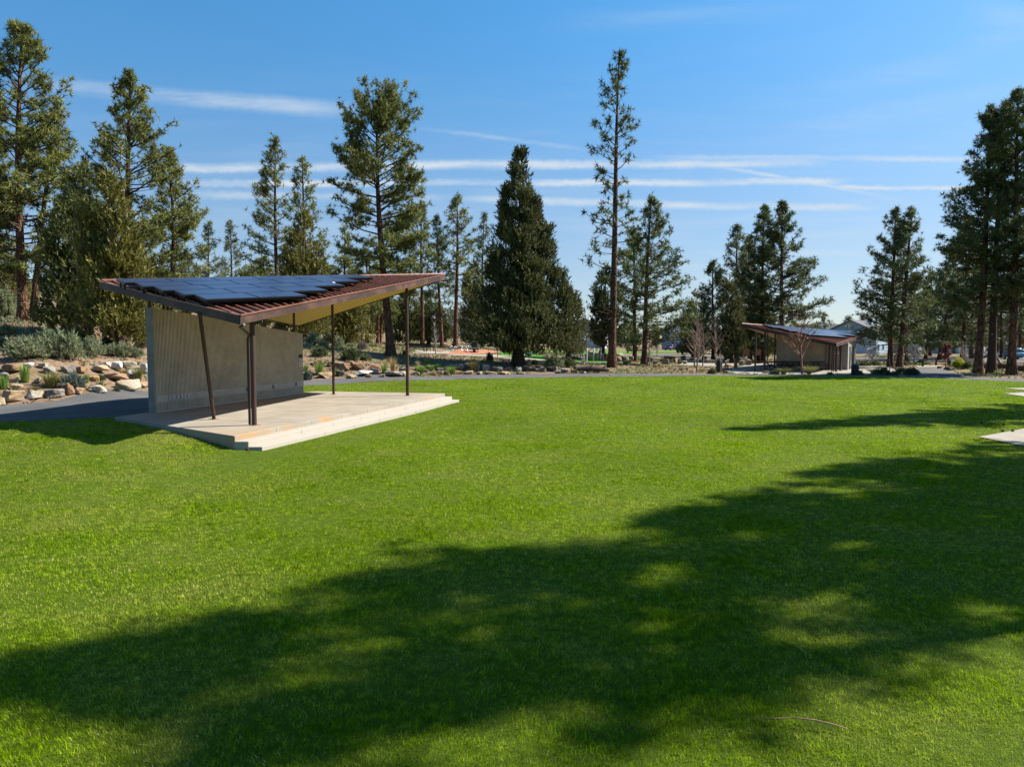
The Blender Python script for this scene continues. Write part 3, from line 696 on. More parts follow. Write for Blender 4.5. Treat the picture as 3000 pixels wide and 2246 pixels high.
def juniper(base, top, prof, Y, label, r=.25, seed=1, m=None, dens=1.0, lobes=9, low=.04, name='juniper_tree', group='junipers round the lawn', size=.42, tops=()):
    rng = np.random.default_rng(seed); R_ = random.Random(seed)
    b = at_y(base[0]*VS, base[1]*VS, Y); x0, y0 = b[0], Y; z0 = ht(x0, y0)-.08
    tp = at_y(top[0]*VS, top[1]*VS, Y); x1, z1 = tp[0], tp[2]; H = z1-z0
    root = thing(name, (x0, y0, z0), label, 'juniper', group)
    mb = MB(); trunk_tube(mb, [(x0+(x1-x0)*t, y0, z0+H*.9*t) for t in np.linspace(0, 1, 8)], r, .03, 9, 2.1)
    for i in range(10):
        az = R_.uniform(0, 6.28); t = R_.uniform(.08, .5); L = interp(prof, t)*.7
        mb.tube([(x0, y0, z0+H*t), (x0+math.cos(az)*L*.5, y0+math.sin(az)*L*.5, z0+H*t+L*.25), (x0+math.cos(az)*L, y0+math.sin(az)*L, z0+H*t+L*.7)], [r*.35, r*.2, .02], 5, cap=False)
    mb.build('trunk', M_BARKD, root)
    # main body plus side spires, each a lumpy cone
    pos = []; axs = []
    cones = [(x0, x1, y0, H, 1.0, prof, low)]
    for (tx, ty, fr) in tops:
        q = at_y(tx*VS, ty*VS, Y); cones.append((x0+(q[0]-x0)*.75, q[0], y0+R_.uniform(-.6, .6)*fr, q[2]-z0, fr, prof, low+.05))
    for i in range(lobes):
        az = R_.uniform(0, 6.28); rr = interp(prof, .35)*R_.uniform(.35, .6); h = H*R_.uniform(.45, .82)
        cones.append((x0+math.cos(az)*rr*.5, x0+math.cos(az)*rr, y0+math.sin(az)*rr, h, R_.uniform(.35, .55), prof, low+R_.uniform(0, .1)))
    for (ca, cb, cy, h, fr, pf, lw) in cones:
        area = sum(interp(pf, t)*fr*6.28*h/20 for t in np.linspace(lw, 1, 20)); n_ = int(area*16*dens*(.42/size)**2)
        t = lw+(1-lw)*rng.random(n_); az = rng.random(n_)*6.283
        base_r = np.array([interp(pf, q) for q in t])*fr
        lump = 1+.26*np.sin(az*3+t*17+fr*9)*np.sin(t*29+az*2)+.20*np.sin(az*6+t*41)+rng.normal(0, .08, n_)
        rr = base_r*lump*np.sqrt(rng.uniform(.30, 1.05, n_))
        q3 = np.stack([ca+(cb-ca)*t+rr*np.cos(az), cy+rr*np.sin(az), z0+h*t], 1)
        nz = np.sin(q3[:,0]*2.7+q3[:,2]*1.1+seed)+np.sin(q3[:,1]*2.9-q3[:,2]*1.7+seed*2)+np.sin(q3[:,2]*3.3+q3[:,0]*1.3)
        ok = (nz > -.55+rng.normal(0, .35, n_)) | (rr < base_r*.45); shift = np.clip(nz, -1, 2)*.10*(.6+base_r*.18)
        q3[:,0] += np.cos(az)*shift; q3[:,1] += np.sin(az)*shift
        pos.append(q3[ok]); axs.append((np.stack([np.cos(az)*.55, np.sin(az)*.55, np.full(n_, 1.0)], 1)+rng.normal(0, .28, (n_, 3)))[ok])
    pos = np.concatenate(pos); axs = np.concatenate(axs)
    pos[:, 2] = np.maximum(pos[:, 2], hts(pos[:, 0], pos[:, 1])+.12)
    k = 10; sz = rng.uniform(.6, 1.7, len(pos))*size*1.1
    V = blades(rng, pos, axs, sz, k, .42, .15, .42, 1.1)
    cl = .5+.5*np.sin(pos[:, 0]*2.1+pos[:, 2]*1.3)*np.sin(pos[:, 2]*1.9+pos[:, 1])
    ti = np.repeat(np.clip(.25*cl+rng.random(len(pos))**2.2*.9, 0, 1), k*3)
    npmesh('crown', V, 3, m or M_JUN, root, attrs={'tint': ti})
    return root
def bare_tree(px, py, top_py, label, seed=1, spread=.33, m=None, group='leafless young trees', cat='bare tree', name='bare_tree', buds=None, first=.22, r=None, n1=26, Y=None, budk=1.0, up=1.0):
    R_ = random.Random(seed); rng = np.random.default_rng(seed)
    p = on_ground(px, py) if Y is None else at_y(px, py, Y); Yd = p[1]; z0 = ht(p[0], p[1]); H = at_y(px, top_py, Yd)[2]-z0
    root = thing(name, (p[0], p[1], z0), label, cat, group); r = r or .012*H+.015
    mb = MB(); c = lambda t: Vector((p[0]+math.sin(t*5+seed)*.02*H, p[1], z0+H*t))
    mb.tube([c(i/9) for i in range(10)], [r*(1-i/9)**.8+.008 for i in range(10)], 6, cap=False)
    tk = mb.build('trunk', m or M_TWIG, root); br = MB(); tips = []
    for i in range(n1):
        t = first+(1-first)*(i+R_.random())/n1*.93; L = H*spread*(1.15-t)**.7*R_.uniform(.7, 1.15); az = R_.uniform(0, 6.28)
        h = Vector((math.cos(az), math.sin(az), 0)); P_ = lambda s: c(t)+h*L*s*.8+Vector((0, 0, 1))*L*up*(s*.75+.2*s*s)
        rb = r*.38*(1.1-t)+.008
        br.tube([P_(0), P_(.35), P_(.7), P_(1)], [rb, rb*.75, rb*.5, .006], 4, cap=False)
        for j in range(6):
            s = R_.uniform(.2, .95); q = P_(s); l2 = L*R_.uniform(.2, .45)*(1.2-s); dd = (h+Vector((R_.uniform(-1, 1), R_.uniform(-1, 1), R_.uniform(.3, 1.3)))).normalized()
            e = q+dd*l2; br.tube([q, q+dd*l2*.5+Vector((0, 0, .03)), e], [rb*.4+.004, .006, .004], 3, cap=False); tips += [q+dd*l2*.5, e]
            for k_ in range(2):
                d2 = (dd+Vector((R_.uniform(-1, 1), R_.uniform(-1, 1), R_.uniform(0, 1)))*.8).normalized(); a = q+dd*l2*R_.uniform(.3, .9)
                br.tube([a, a+d2*l2*.6], [.006, .003], 3, cap=False); tips.append(a+d2*l2*.6)
    br.build('branches', m or M_TWIG, tk)
    if buds:
        ps = np.array([tuple(t) for t in tips]); ps = np.repeat(ps, max(1, int(2*budk)), 0)+rng.normal(0, .06, (len(ps)*max(1, int(2*budk)), 3))
        V = blades(rng, ps, np.tile([0, 0, 1.], (len(ps), 1)), .10, 5, .9, .7, .9, .4)
        npmesh('blossom' if buds is M_BLOS else 'buds', V, 3, buds, root, attrs={'tint': np.repeat(rng.random(len(ps)), 15)})
    return root

# ---- shrubs and grass clumps: unit meshes (about 1 m wide and high), shared by the copies
def unit_sage(seed, m, k=9, n=420, flat=.75, spike=0.5, leaf=.13):
    rng = np.random.default_rng(seed); az = rng.random(n)*6.283; u = rng.random(n)
    el = np.arcsin(rng.random(n)**.8); rad = (.55+.45*rng.random(n))*(1+.18*np.sin(az*3+seed)+.12*np.sin(az*5+el*7))
    d = np.stack([np.cos(az)*np.cos(el), np.sin(az)*np.cos(el), np.sin(el)], 1)
    pos = d*rad[:, None]*np.array([.46, .46, .80*flat]); ax = d*.7+np.array([0, 0, spike*1.6])+rng.normal(0, .25, (n, 3))
    V = blades(rng, pos, ax, rng.uniform(.7, 1.3, n)*leaf, k, 1.0, .20, .42, 1.1)
    return V, np.repeat(np.clip(rng.normal(.45, .25, n), 0, 1), k*3)
def unit_grass(seed, n=260, lean=.45, stiff=1.0, w=.022):
    rng = np.random.default_rng(seed); az = rng.random(n)*6.283; r0 = .14*np.sqrt(rng.random(n)); L = rng.uniform(.55, 1.05, n); ln = lean*rng.random(n)**.7
    b = np.stack([np.cos(az)*r0, np.sin(az)*r0, np.zeros(n)], 1); h = np.stack([np.cos(az), np.sin(az), np.zeros(n)], 1)
    m1 = b+h*(ln*L*.45)[:, None]+np.array([0, 0, 1.])*(L*.62)[:, None]
    t1 = b+h*(ln*L*1.25)[:, None]+np.array([0, 0, 1.])*(L*(1-.45*ln*stiff))[:, None]
    sd = nrmz(np.cross(h, rng.normal(size=(n, 3))))*w/2; s2 = sd*.8
    q1 = np.stack([b-sd, b+sd, m1+s2, b-sd, m1+s2, m1-s2, m1-s2, m1+s2, t1], 1)
    return q1.reshape(-1, 3), np.repeat(rng.random(n), 9)
def unit_stems(seed, n=60):
    return unit_grass(seed, n, .8, .4, .03)
PROTO = {}
def unit(kind, m, var):
    key = (kind, m.name, var)
    if key not in PROTO:
        V, ti = {'sage': lambda: unit_sage(var, m), 'grass': lambda: unit_grass(var), 'tall': lambda: unit_grass(var, 200, .22, .5, .018), 'bush': lambda: unit_sage(var+50, m, 8, 420, .95, .25, .15), 'mound': lambda: unit_grass(var+9, 420, .95, .9, .018)}[kind]()
        me_o = npmesh('foliage', V, 3, m, local=True, attrs={'tint': ti}); me = me_o.data; bpy.data.objects.remove(me_o)
        sb = MB(); R_ = random.Random(var)
        for i in range(9):
            a = R_.uniform(0, 6.28); sb.tube([(0, 0, -.1), (math.cos(a)*.15, math.sin(a)*.15, .2), (math.cos(a)*.32, math.sin(a)*.32, .42)], [.02, .014, .006], 4, cap=False)
        so_ = sb.build('stems', M_BARKD); sm = so_.data; bpy.data.objects.remove(so_)
        PROTO[key] = (me, sm)
    return PROTO[key]
def plant(kind, m, px, py, wpx, hpx, name, label, cat, group, var=0, Y=None):
    p = on_ground(px, py) if Y is None else at_y(px, py, Y); s = p[1]/FOC
    me, sm = unit(kind, m, var % 4); z = ht(p[0], p[1])
    root = thing(name, (p[0], p[1], z-.03), label, cat, group, rz=(var*2.39) % 6.28)
    gq = 1.15 if kind in ('tall', 'grass', 'mound') else .98
    sc = (max(wpx*s*gq, .15), max(wpx*s*gq, .15), max(hpx*s*gq, .15)); div = {'sage': (1, .75), 'bush': (1, .92), 'grass': (.8, .95), 'tall': (.6, 1.0), 'mound': (1.15, .8)}[kind]
    root.scale = (sc[0]/div[0], sc[1]/div[0], sc[2]/div[1])
    f = link('foliage', me, None, root)
    if kind in ('sage', 'bush'): link('stems', sm, None, root)
    return root

# ---- rocks
def rock_mesh(seed, boxy=.55, rough_=.10, sub=2):
    R_ = random.Random(seed); bm = bmesh.new()
    for i in range(15):
        v = Vector((R_.gauss(0, 1), R_.gauss(0, 1), R_.gauss(0, 1))).normalized()
        e = 1-boxy; v = Vector([math.copysign(abs(c)**e, c) for c in v])*R_.uniform(.85, 1.05); bm.verts.new(v*.5)
    r = bmesh.ops.convex_hull(bm, input=bm.verts); bmesh.ops.delete(bm, geom=[g for g in r['geom_interior'] if isinstance(g, bmesh.types.BMVert)], context='VERTS')
    bmesh.ops.bevel(bm, geom=list(bm.edges), offset=.035, segments=1, affect='EDGES')
    bmesh.ops.triangulate(bm, faces=bm.faces)
    for _ in range(sub): bmesh.ops.subdivide_edges(bm, edges=[e for e in bm.edges if e.calc_length() > .09], cuts=1, use_grid_fill=True)
    bmesh.ops.triangulate(bm, faces=bm.faces)
    o = Vector((seed*3.1, seed*1.7, 0))
    for v in bm.verts:
        d = noise.fractal(v.co*2.6+o, 1, 2, 4)*rough_*.5; v.co += v.co.normalized()*d
    me = bpy.data.meshes.new('boulder_rock'); bm.to_mesh(me); bm.free()
    return me
def m_rock(c0, c1, c2):
    def fn(n):
        a = n.noise(n.pos, 1.1, 5, .65, .4); b = n.noise(n.pos, 7, 5, .7)
        c = n.mix(n.ss(a, .38, .62), c0, c1); c = n.mix(n.m('MULTIPLY', n.ss(b, .52, .72), .6), c, c2)
        n.set(n.b.inputs['Base Color'], c); bump(n, b, .8, .06)
    return fn
M_RCREAM = mat('cream_rock', m_rock((.36, .28, .18), (.52, .45, .36), (.22, .14, .08)), .9, .15)
M_RTAN = mat('tan_rock', m_rock((.40, .25, .12), (.46, .36, .24), (.22, .12, .06)), .9, .15)
M_RRUST = mat('rusty_rock', m_rock((.24, .13, .075), (.33, .21, .13), (.12, .07, .045)), .9, .15)
M_RGREY = mat('grey_rock', m_rock((.20, .175, .15), (.34, .30, .25), (.11, .09, .08)), .9, .15)
M_RDARK = mat('dark_basalt', m_rock((.075, .066, .058), (.16, .14, .115), (.05, .045, .04)), .9, .15)
M_RWHITE = mat('white_rock', m_rock((.42, .39, .36), (.62, .59, .55), (.24, .19, .15)), .9, .15)
M_BLOCK = mat('basalt_block', m_rock((.22, .185, .125), (.34, .29, .20), (.13, .11, .08)), .9, .15)
def boulder(px, py, w, h, m, label, seed, group, name='boulder', cat='boulder', depth=1.0, boxy=.55, Y=None, sink=.12, grow=1.0):
    p = on_ground(px, py) if Y is None else np.array([*at_y(px, py, Y)[:2], 0]); s = p[1]/FOC; z = ht(p[0], p[1])
    me = rock_mesh(seed, boxy, .12 if boxy < .7 else .05, 2 if w > 12 else 1)
    R_ = random.Random(seed); rz = R_.uniform(-.5, .5)
    o = link(name, me, m); sw, sh = w*s*1.08*grow, h*s*(1+sink)*1.0*grow
    o.location = (p[0], p[1]+sw*depth*.3, z+sh*(.5-sink)); o.scale = (sw, sw*depth*R_.uniform(.8, 1.1), sh); o.rotation_euler = (R_.uniform(-.12, .12), R_.uniform(-.12, .12), rz)
    return tag(o, label, cat, group)
# ------------------------------------------------------------------ pines and junipers
N_, NG, NB = M_NEED, M_NEEDG, M_NEEDB
# left edge
pine((50,692),(46,56),.16,[(0,2.2),(.2,3.6),(.45,3.6),(.7,2.8),(.88,1.5),(1,.3)],50,'tallest pine at the left edge, with a bare dark leaning lower trunk',.36,11,N_,1.25,dead=22,bend=-.2)
pine((68,690),(118,250),.42,[(0,2.2),(.3,2.6),(.6,1.9),(1,.3)],52,'thinner pine with orange bark standing just behind the tallest left pine',.27,12,N_,1.0,dead=16)
pine((-60,700),(-30,170),.2,[(0,2.6),(.4,3.2),(.8,1.6),(1,.3)],56,'pine cut off by the left edge of the picture',.34,13,N_,1.1)
pine((262,700),(279,160),.12,[(0,3.4),(.15,4.3),(.35,4.2),(.55,3.4),(.70,2.6),(.85,1.4),(1,.3)],56,'broad tall pine with outreaching limbs behind the golden juniper',.36,14,N_,1.2,dead=8)
pine((362,705),(368,332),.08,[(0,3.0),(.3,3.0),(.6,2.3),(.85,1.2),(1,.3)],60,'rounded pine leaning over the left end of the stage roof',.25,15,N_,1.1,bend=.4)
juniper((150,700),(172,385),[(0,1.2),(.15,2.0),(.4,1.9),(.7,1.2),(.9,.6),(1,.12)],46,'dark green juniper between the tall left pine and the golden juniper',.28,21,M_JUN,1.0,tops=((195,405,.5),))
juniper((262,735),(238,388),[(0,1.3),(.12,2.0),(.35,1.9),(.6,1.25),(.8,.65),(1,.12)],43,'golden olive juniper just left of the stage wall',.26,22,M_JUNG,1.15,low=.02,tops=((190,455,.55),(285,520,.6)))
juniper((20,640),(25,520),[(0,1.5),(.4,1.8),(1,.3)],66,'low rusty brown juniper far behind the left pines',.2,23,M_JUNG,.8)
pine((130,650),(120,470),.1,[(0,2.4),(.5,2.0),(1,.4)],75,'small pine low behind the dark green left juniper',.2,24,NG,.9,tuft=.36,k=9)
# centre left, behind the stage roof
for i, (x, ty, hw, lab, yy_) in enumerate([(452,485,2.6,'small far pine above the left part of the solar panels',98),(500,483,2.5,'small far pine with a pointed tip, right of its equal above the panels',102),
   (410,560,2.6,'low far pine peeping between two taller pines above the roof left end',92),(548,575,2.2,'short dark pine at the foot of the slim paired pines',84),(745,492,2.8,'slim pine half hidden left of the big round topped pine',92)]):
    pine((x,690),(x,ty),.05,[(0,hw),(.4,hw*.9),(.75,hw*.55),(1,.3)],yy_,lab,.22,30+i,NB if i < 3 else N_,.85,tuft=.40,k=9,dead=2)
pine((600,720),(592,298),.06,[(0,3.6),(.25,3.0),(.5,2.4),(.75,1.7),(.9,.9),(1,.2)],74,'slim pointed pine, left one of the pair above the solar panels',.28,40,N_,1.05,tuft=.33,k=10)
pine((668,722),(655,345),.08,[(0,3.0),(.3,2.6),(.6,2.0),(.85,1.2),(1,.2)],77,'slim open pine, right one of the pair above the solar panels',.26,41,N_,.95,tuft=.33,k=10)
for i, (x, ty, Y, hw, lab) in enumerate([(325,565,88,3.0,'pine filling the gap behind the roof left end'),(475,600,94,2.8,'low bushy pine behind the middle solar panels'),(525,592,90,2.6,'low pine left of the slim paired pines foot'),(705,575,88,2.6,'low pine between the paired pines and the big round topped one'),(570,560,86,2.4,'pine low against the left slim paired pine')]):
    pine((x,700),(x,ty),.04,[(0,hw),(.4,hw*.9),(.75,hw*.6),(1,.3)],Y,lab,.22,300+i,N_,1.0,tuft=.38,k=11,dead=2)
juniper((655,735),(655,455),[(0,2.1),(.3,2.2),(.6,1.4),(.85,.6),(1,.12)],66,'golden olive juniper in front of the slim paired pines',.25,42,M_JUNG,.9,tops=((620,530,.6),(690,540,.6)))
juniper((760,735),(762,640),[(0,2.2),(.5,1.8),(1,.3)],72,'low golden juniper glimpsed under the stage roof',.2,43,M_JUNG,.8)
pine((845,768),(814,228),.24,[(0,2.8),(.12,3.8),(.3,3.4),(.45,4.1),(.6,3.6),(.78,3.4),(.92,2.6),(1,1.3)],60,'big round topped pine with a dark leaning trunk behind the stage',.40,44,N_,1.45,dead=8,bend=-.25,tuft=.32,cap=3.0)
# trunks seen between the roof posts
for i, (x, by, ty, Y, r, lab) in enumerate([(751,741,560,76,.27,'straight pine seen through the stage, first trunk right of the wall'),(782,744,600,82,.17,'thin pine trunk seen through the stage, second right of the wall'),
    (793,746,540,84,.24,'pine trunk seen through the stage, third right of the wall'),(816,747,575,84,.24,'pine trunk left one of the close pair beside the big leaning trunk'),(822,748,610,86,.2,'reddish pine trunk right one of the close pair beside the big leaning trunk')]):
    pine((x,by),(x+(i-2)*3,ty),.42,[(0,2.3),(.4,2.2),(.8,1.2),(1,.3)],Y,lab,r,50+i,N_,.95,tuft=.38,k=9,dead=6)
pine((912,750),(910,440),.36,[(0,2.3),(.3,2.2),(.6,1.6),(1,.3)],96,'slim pine right of the stage roof tip, first of four',.3,60,N_,1.0,tuft=.38,k=9)
pine((955,752),(943,470),.34,[(0,2.0),(.3,2.0),(.6,1.4),(1,.3)],92,'slim dark pine right of the stage roof tip, second of four',.26,61,NG,1.0,tuft=.38,k=9)
pine((984,750),(988,428),.36,[(0,2.4),(.3,2.5),(.6,2.0),(.85,1.3),(1,.35)],94,'open pine with a long bare orange trunk beside the playground',.36,62,N_,1.0,tuft=.38,k=9,dead=14)
pine((1040,745),(1046,463),.2,[(0,2.4),(.3,2.1),(.6,1.5),(1,.3)],108,'far pine showing between the bare orange trunk and the big juniper',.26,63,NB,.9,tuft=.44,k=8)
juniper((1025,745),(1022,575),[(0,2.2),(.3,2.5),(.6,1.9),(.85,1),(1,.3)],100,'low yellow green juniper behind the playground',.22,64,M_JUN,.8,size=.5)
juniper((925,752),(930,640),[(0,1.8),(.4,2.0),(1,.5)],100,'small juniper behind the picnic tables',.18,65,M_JUN,.8,size=.5)
juniper((880,748),(880,630),[(0,2.0),(.4,2.2),(1,.5)],98,'dark juniper behind the right stage post',.18,66,M_JUN,.8,size=.5)
# centre
juniper((1119,786),(1124,332),[(0,3.0),(.08,4.8),(.2,4.6),(.38,3.5),(.6,2.1),(.78,1.15),(.92,.5),(1,.08)],63,'large dark pyramid shaped juniper beside the playground',.30,70,M_JUND,1.15,lobes=14,low=.075,tops=((1093,405,.42),(1153,445,.5),(1182,490,.5),(1210,565,.55),(1226,630,.5),(1062,560,.4)))
juniper((1226,775),(1234,650),[(0,1.6),(.2,2.1),(.5,1.5),(.8,.7),(1,.1)],68,'smaller brownish juniper against the right side of the large one',.25,71,M_JUND,1.0,low=.20,tops=((1240,640,.6),))
pine((1322,796),(1338,118),.20,[(0,1.2),(.12,2.3),(.3,2.6),(.45,1.7),(.55,2.1),(.7,2.1),(.85,1.6),(.95,1.1),(1,.4)],66,'tallest pine in the middle, slim with a long bare trunk and sparse crown',.42,72,NG,.60,dead=26,bend=-.2,tuft=.42,k=14)
juniper((1300,778),(1308,592),[(0,1.2),(.2,1.8),(.5,1.7),(.8,1.1),(1,.2)],82,'dark juniper close behind the foot of the tallest middle pine',.3,73,M_JUND,.9,low=.24,size=.48)
pine((1372,772),(1368,500),.16,[(0,3.0),(.3,3.0),(.6,2.2),(1,.4)],82,'bushy pine just right of the tallest middle pine, shorter of the two',.3,74,NG,1.1,tuft=.36,k=10)
pine((1391,783),(1406,430),.10,[(0,2.8),(.2,3.9),(.4,3.3),(.65,2.2),(.85,1.2),(1,.2)],74,'pointed full pine right of the tallest middle pine, taller of the two',.34,75,NG,1.15,tuft=.34,k=10,bias=.25)
# right of centre group behind the second pavilion
pine((1540,772),(1540,568),.06,[(0,3.4),(.4,2.8),(.8,1.4),(1,.2)],92,'shortest pine at the left end of the group behind the far pavilion',.25,80,NG,1.1,tuft=.40,k=9)
pine((1592,765),(1592,490),.08,[(0,3.6),(.3,3.3),(.6,2.4),(.85,1.3),(1,.2)],96,'blue green pine second from the left behind the far pavilion',.28,81,NB,1.0,tuft=.42,k=9)
juniper((1575,770),(1572,615),[(0,1.8),(.3,2.2),(.6,1.5),(1,.2)],86,'very dark juniper left of the far pavilion roof',.3,82,M_JUND,1.0,size=.5)
pine((1648,765),(1652,448),.06,[(0,4.4),(.3,4.0),(.6,2.8),(.85,1.4),(1,.2)],92,'tall dense pine with twin tip above the far pavilion roof',.34,83,NG,1.2,tuft=.38,k=10)
pine((1691,765),(1690,438),.08,[(0,4.8),(.2,4.9),(.4,4.2),(.65,2.8),(.85,1.4),(1,.2)],90,'widest pine behind the far pavilion, dark trunk showing in its crown',.36,84,NG,1.3,tuft=.38,k=10)
pine((1620,765),(1618,520),.06,[(0,3.2),(.4,2.6),(.8,1.2),(1,.3)],100,'dense pine filling the middle of the group behind the far pavilion',.3,85,NG,1.1,tuft=.42,k=9)
juniper((1640,765),(1640,640),[(0,3.2),(.5,2.8),(1,.6)],98,'low dark juniper right behind the far pavilion roof peak',.25,86,M_JUND,.8,size=.55)
for i, (x, ty, hw, Y, lab) in enumerate([(1780,680,2.0,180,'tiny distant pine over the grey house roof'),(1832,686,3.0,190,'round distant tree between the two grey roofs, left one'),(1862,690,3.6,195,'wide distant tree over the pale blue house roof')]):
    pine((x,740),(x,ty),.15,[(0,hw),(.5,hw),(.85,hw*.6),(1,.5)],Y,lab,.2,90+i,NB,.7,tuft=.7,k=8,group='distant trees among the houses')
pine((1924,770),(1934,455),.12,[(0,3.8),(.2,3.6),(.5,2.6),(.75,1.8),(1,.3)],76,'straight pine right of the far pavilion with an upright trunk',.32,95,NG,1.05,tuft=.35,k=10)
pine((1943,772),(1976,453),.16,[(0,2.8),(.2,3.2),(.5,2.4),(.75,1.6),(1,.3)],75,'pine leaning right beside the upright one right of the far pavilion',.32,96,NG,1.05,tuft=.35,k=10)
pine((1960,755),(1950,560),.1,[(0,2.8),(.5,2.4),(1,.4)],90,'shorter bushy pine behind the leaning right pine',.25,97,NG,1.0,tuft=.40,k=9)
pine((2000,760),(2008,620),.15,[(0,2.8),(.5,2.4),(1,.4)],105,'low pine behind the pale blossoming shrubs',.25,98,NG,1.0,tuft=.42,k=9)
# right edge group
pine((2112,811),(2140,240),.22,[(0,3.2),(.2,3.7),(.45,3.1),(.7,2.2),(.88,1.3),(1,.3)],61.5,'tall pine of the right edge group, leftmost with a dark leaning trunk',.36,100,NG,1.2,dead=10)
pine((2141,813),(2166,232),.26,[(0,2.6),(.2,2.8),(.45,2.3),(.7,1.7),(.88,1.2),(1,.4)],62,'tall pine of the right edge group, middle one with a grey straight trunk',.38,101,NG,1.1,dead=8,bark=M_BARKD)
pine((2184,816),(2202,200),.26,[(0,2.4),(.2,2.6),(.45,2.6),(.7,2.0),(.88,1.4),(1,.4)],60,'tall pine of the right edge group, rightmost whole trunk in the picture',.36,102,NG,1.15,dead=8)
pine((2245,820),(2225,240),.2,[(0,2.4),(.3,3.0),(.6,2.4),(1,.4)],60,'pine at the right edge, trunk just outside the picture',.36,103,NG,1.1)
pine((2030,745),(2072,520),.08,[(0,3.4),(.3,3.2),(.6,2.4),(.85,1.4),(1,.4)],100,'mid sized dark pine left of the right edge group',.3,104,NG,1.1,tuft=.42,k=9)
pine((2080,750),(2095,470),.1,[(0,3.2),(.4,2.8),(.8,1.6),(1,.4)],88,'dark pine directly behind the right edge group',.3,105,NG,1.1,tuft=.38,k=9)
for i, (x, ty, Y, hw, lab) in enumerate([(2045,585,118,3.6,'dense pine closing the gap left of the right edge group'),(2100,545,105,3.4,'dense pine behind the leftmost right edge trunk'),(2155,560,118,3.6,'dense pine between the two left trunks of the right edge group'),(2190,600,125,3.6,'low dense pine behind the rightmost right edge trunk'),(1985,640,132,3.2,'low far pine behind the red budding tree')]):
    pine((x,742),(x,ty),.10,[(0,hw),(.4,hw*.95),(.75,hw*.6),(1,.3)],Y,lab,.26,330+i,NG,1.0,tuft=.5,k=9,dead=2)
for i, (x, ty, Y, lab) in enumerate([(1975,600,125,'thin dark pine far behind the blossoming shrubs, left'),(2010,590,130,'thin dark pine far behind the blossoming shrubs, right'),(2165,600,110,'dark pine behind the small yellow shed'),(2205,560,112,'dark pine behind the parked pale blue car'),(2120,580,125,'pine far behind the red budding tree')]):
    pine((x,742),(x,ty),.22,[(0,3.2),(.5,2.8),(1,.5)],Y,lab,.28,110+i,NG,.9,tuft=.5,k=8)
for i, (x, ty, Y, lab) in enumerate([(820,640,120,'far dark juniper closing the gap left of the leaning trunk'),(700,660,110,'far dark juniper behind the stage wall'),(960,670,125,'far dark juniper behind the bare white tree'),(1060,680,120,'far dark juniper left of the big one')]):
    juniper((x,740),(x,ty),[(0,3.2),(.5,2.8),(1,.6)],Y,lab,.25,120+i,M_JUN,.7,size=.65)
juniper((1500,772),(1504,640),[(0,2.8),(.5,2.4),(.8,1.3),(1,.2)],112,'dark conifer beside the grey blue house behind the leafless trees',.25,130,M_JUND,.9,size=.55)
# far wood closing the horizon: one mass of crowns
rngf = np.random.default_rng(31); Pf = []; Af = []
for i in range(330):
    az = rngf.uniform(-.80, .86); D = rngf.uniform(225, 330); x = az*D; h = rngf.uniform(4.0, 8.5)*(1.5 if az < -.1 else 1.0); w = rngf.uniform(1.6, 3.6); z = ht(x, D)
    n_ = 130; t = rngf.random(n_); a = rngf.random(n_)*6.28; rr = w*np.sqrt(rngf.random(n_))*(1.05-t)**.6
    Pf.append(np.stack([x+rr*np.cos(a), D+rr*np.sin(a), z+.3+h*t], 1)); Af.append(np.tile([0, 0, 1.], (n_, 1))+rngf.normal(0, .4, (n_, 3)))
Pf = np.concatenate(Pf); Af = np.concatenate(Af)
o = npmesh('distant_wood', blades(rngf, Pf, Af, 1.0, 5, 1.3, .5, .55, .5), 3, M_NEEDB, attrs={'tint': np.repeat(rngf.random(len(Pf)), 15)}); tag(o, 'low distant wood along the horizon behind the houses', 'wood', kind='stuff')
# pines standing right of the picture: their shadows fall over the lawn
SH = SDIR.xy.normalized(); SL = 1/math.tan(SUN_EL)
for i, (tx, ty, Ht, pf, cb) in enumerate([(-5.6,6.3,24,[(0,1.6),(.3,2.5),(.6,2.9),(.85,1.2),(1,.3)],.34),(-1.2,8.7,25,[(0,2.6),(.3,3.2),(.6,2.6),(1,.3)],.28),
    (2.3,12.0,24,[(0,2.4),(.3,3.3),(.6,2.6),(1,.3)],.30),(5.2,10.6,21,[(0,1.8),(.3,2.3),(.6,2.0),(1,.3)],.30),(7.0,15.8,24,[(0,2.4),(.3,3.2),(.6,2.4),(1,.3)],.30),
    (7.4,24.2,26,[(0,2.6),(.3,3.0),(.6,2.2),(.85,1.2),(1,.3)],.25),(15.2,28.0,24,[(0,2.6),(.3,2.8),(.6,2.2),(1,.3)],.28),(-2.4,4.9,20,[(0,.7),(.3,1.2),(.7,1.1),(1,.3)],.74),(13,15.5,22,[(0,2.6),(.3,3.2),(.6,2.4),(1,.3)],.25)]):
    q = (tx+SH.x*Ht*SL, ty+SH.y*Ht*SL)
    pine(None, None, cb, pf, 0, ['first','second','third','fourth','fifth','sixth','seventh','eighth','ninth'][i]+' pine out of the picture on the right that shades the lawn', .34, 140+i, NG, 1.3, at=q, H=Ht, tuft=.36, k=9, group="pines right of the picture")

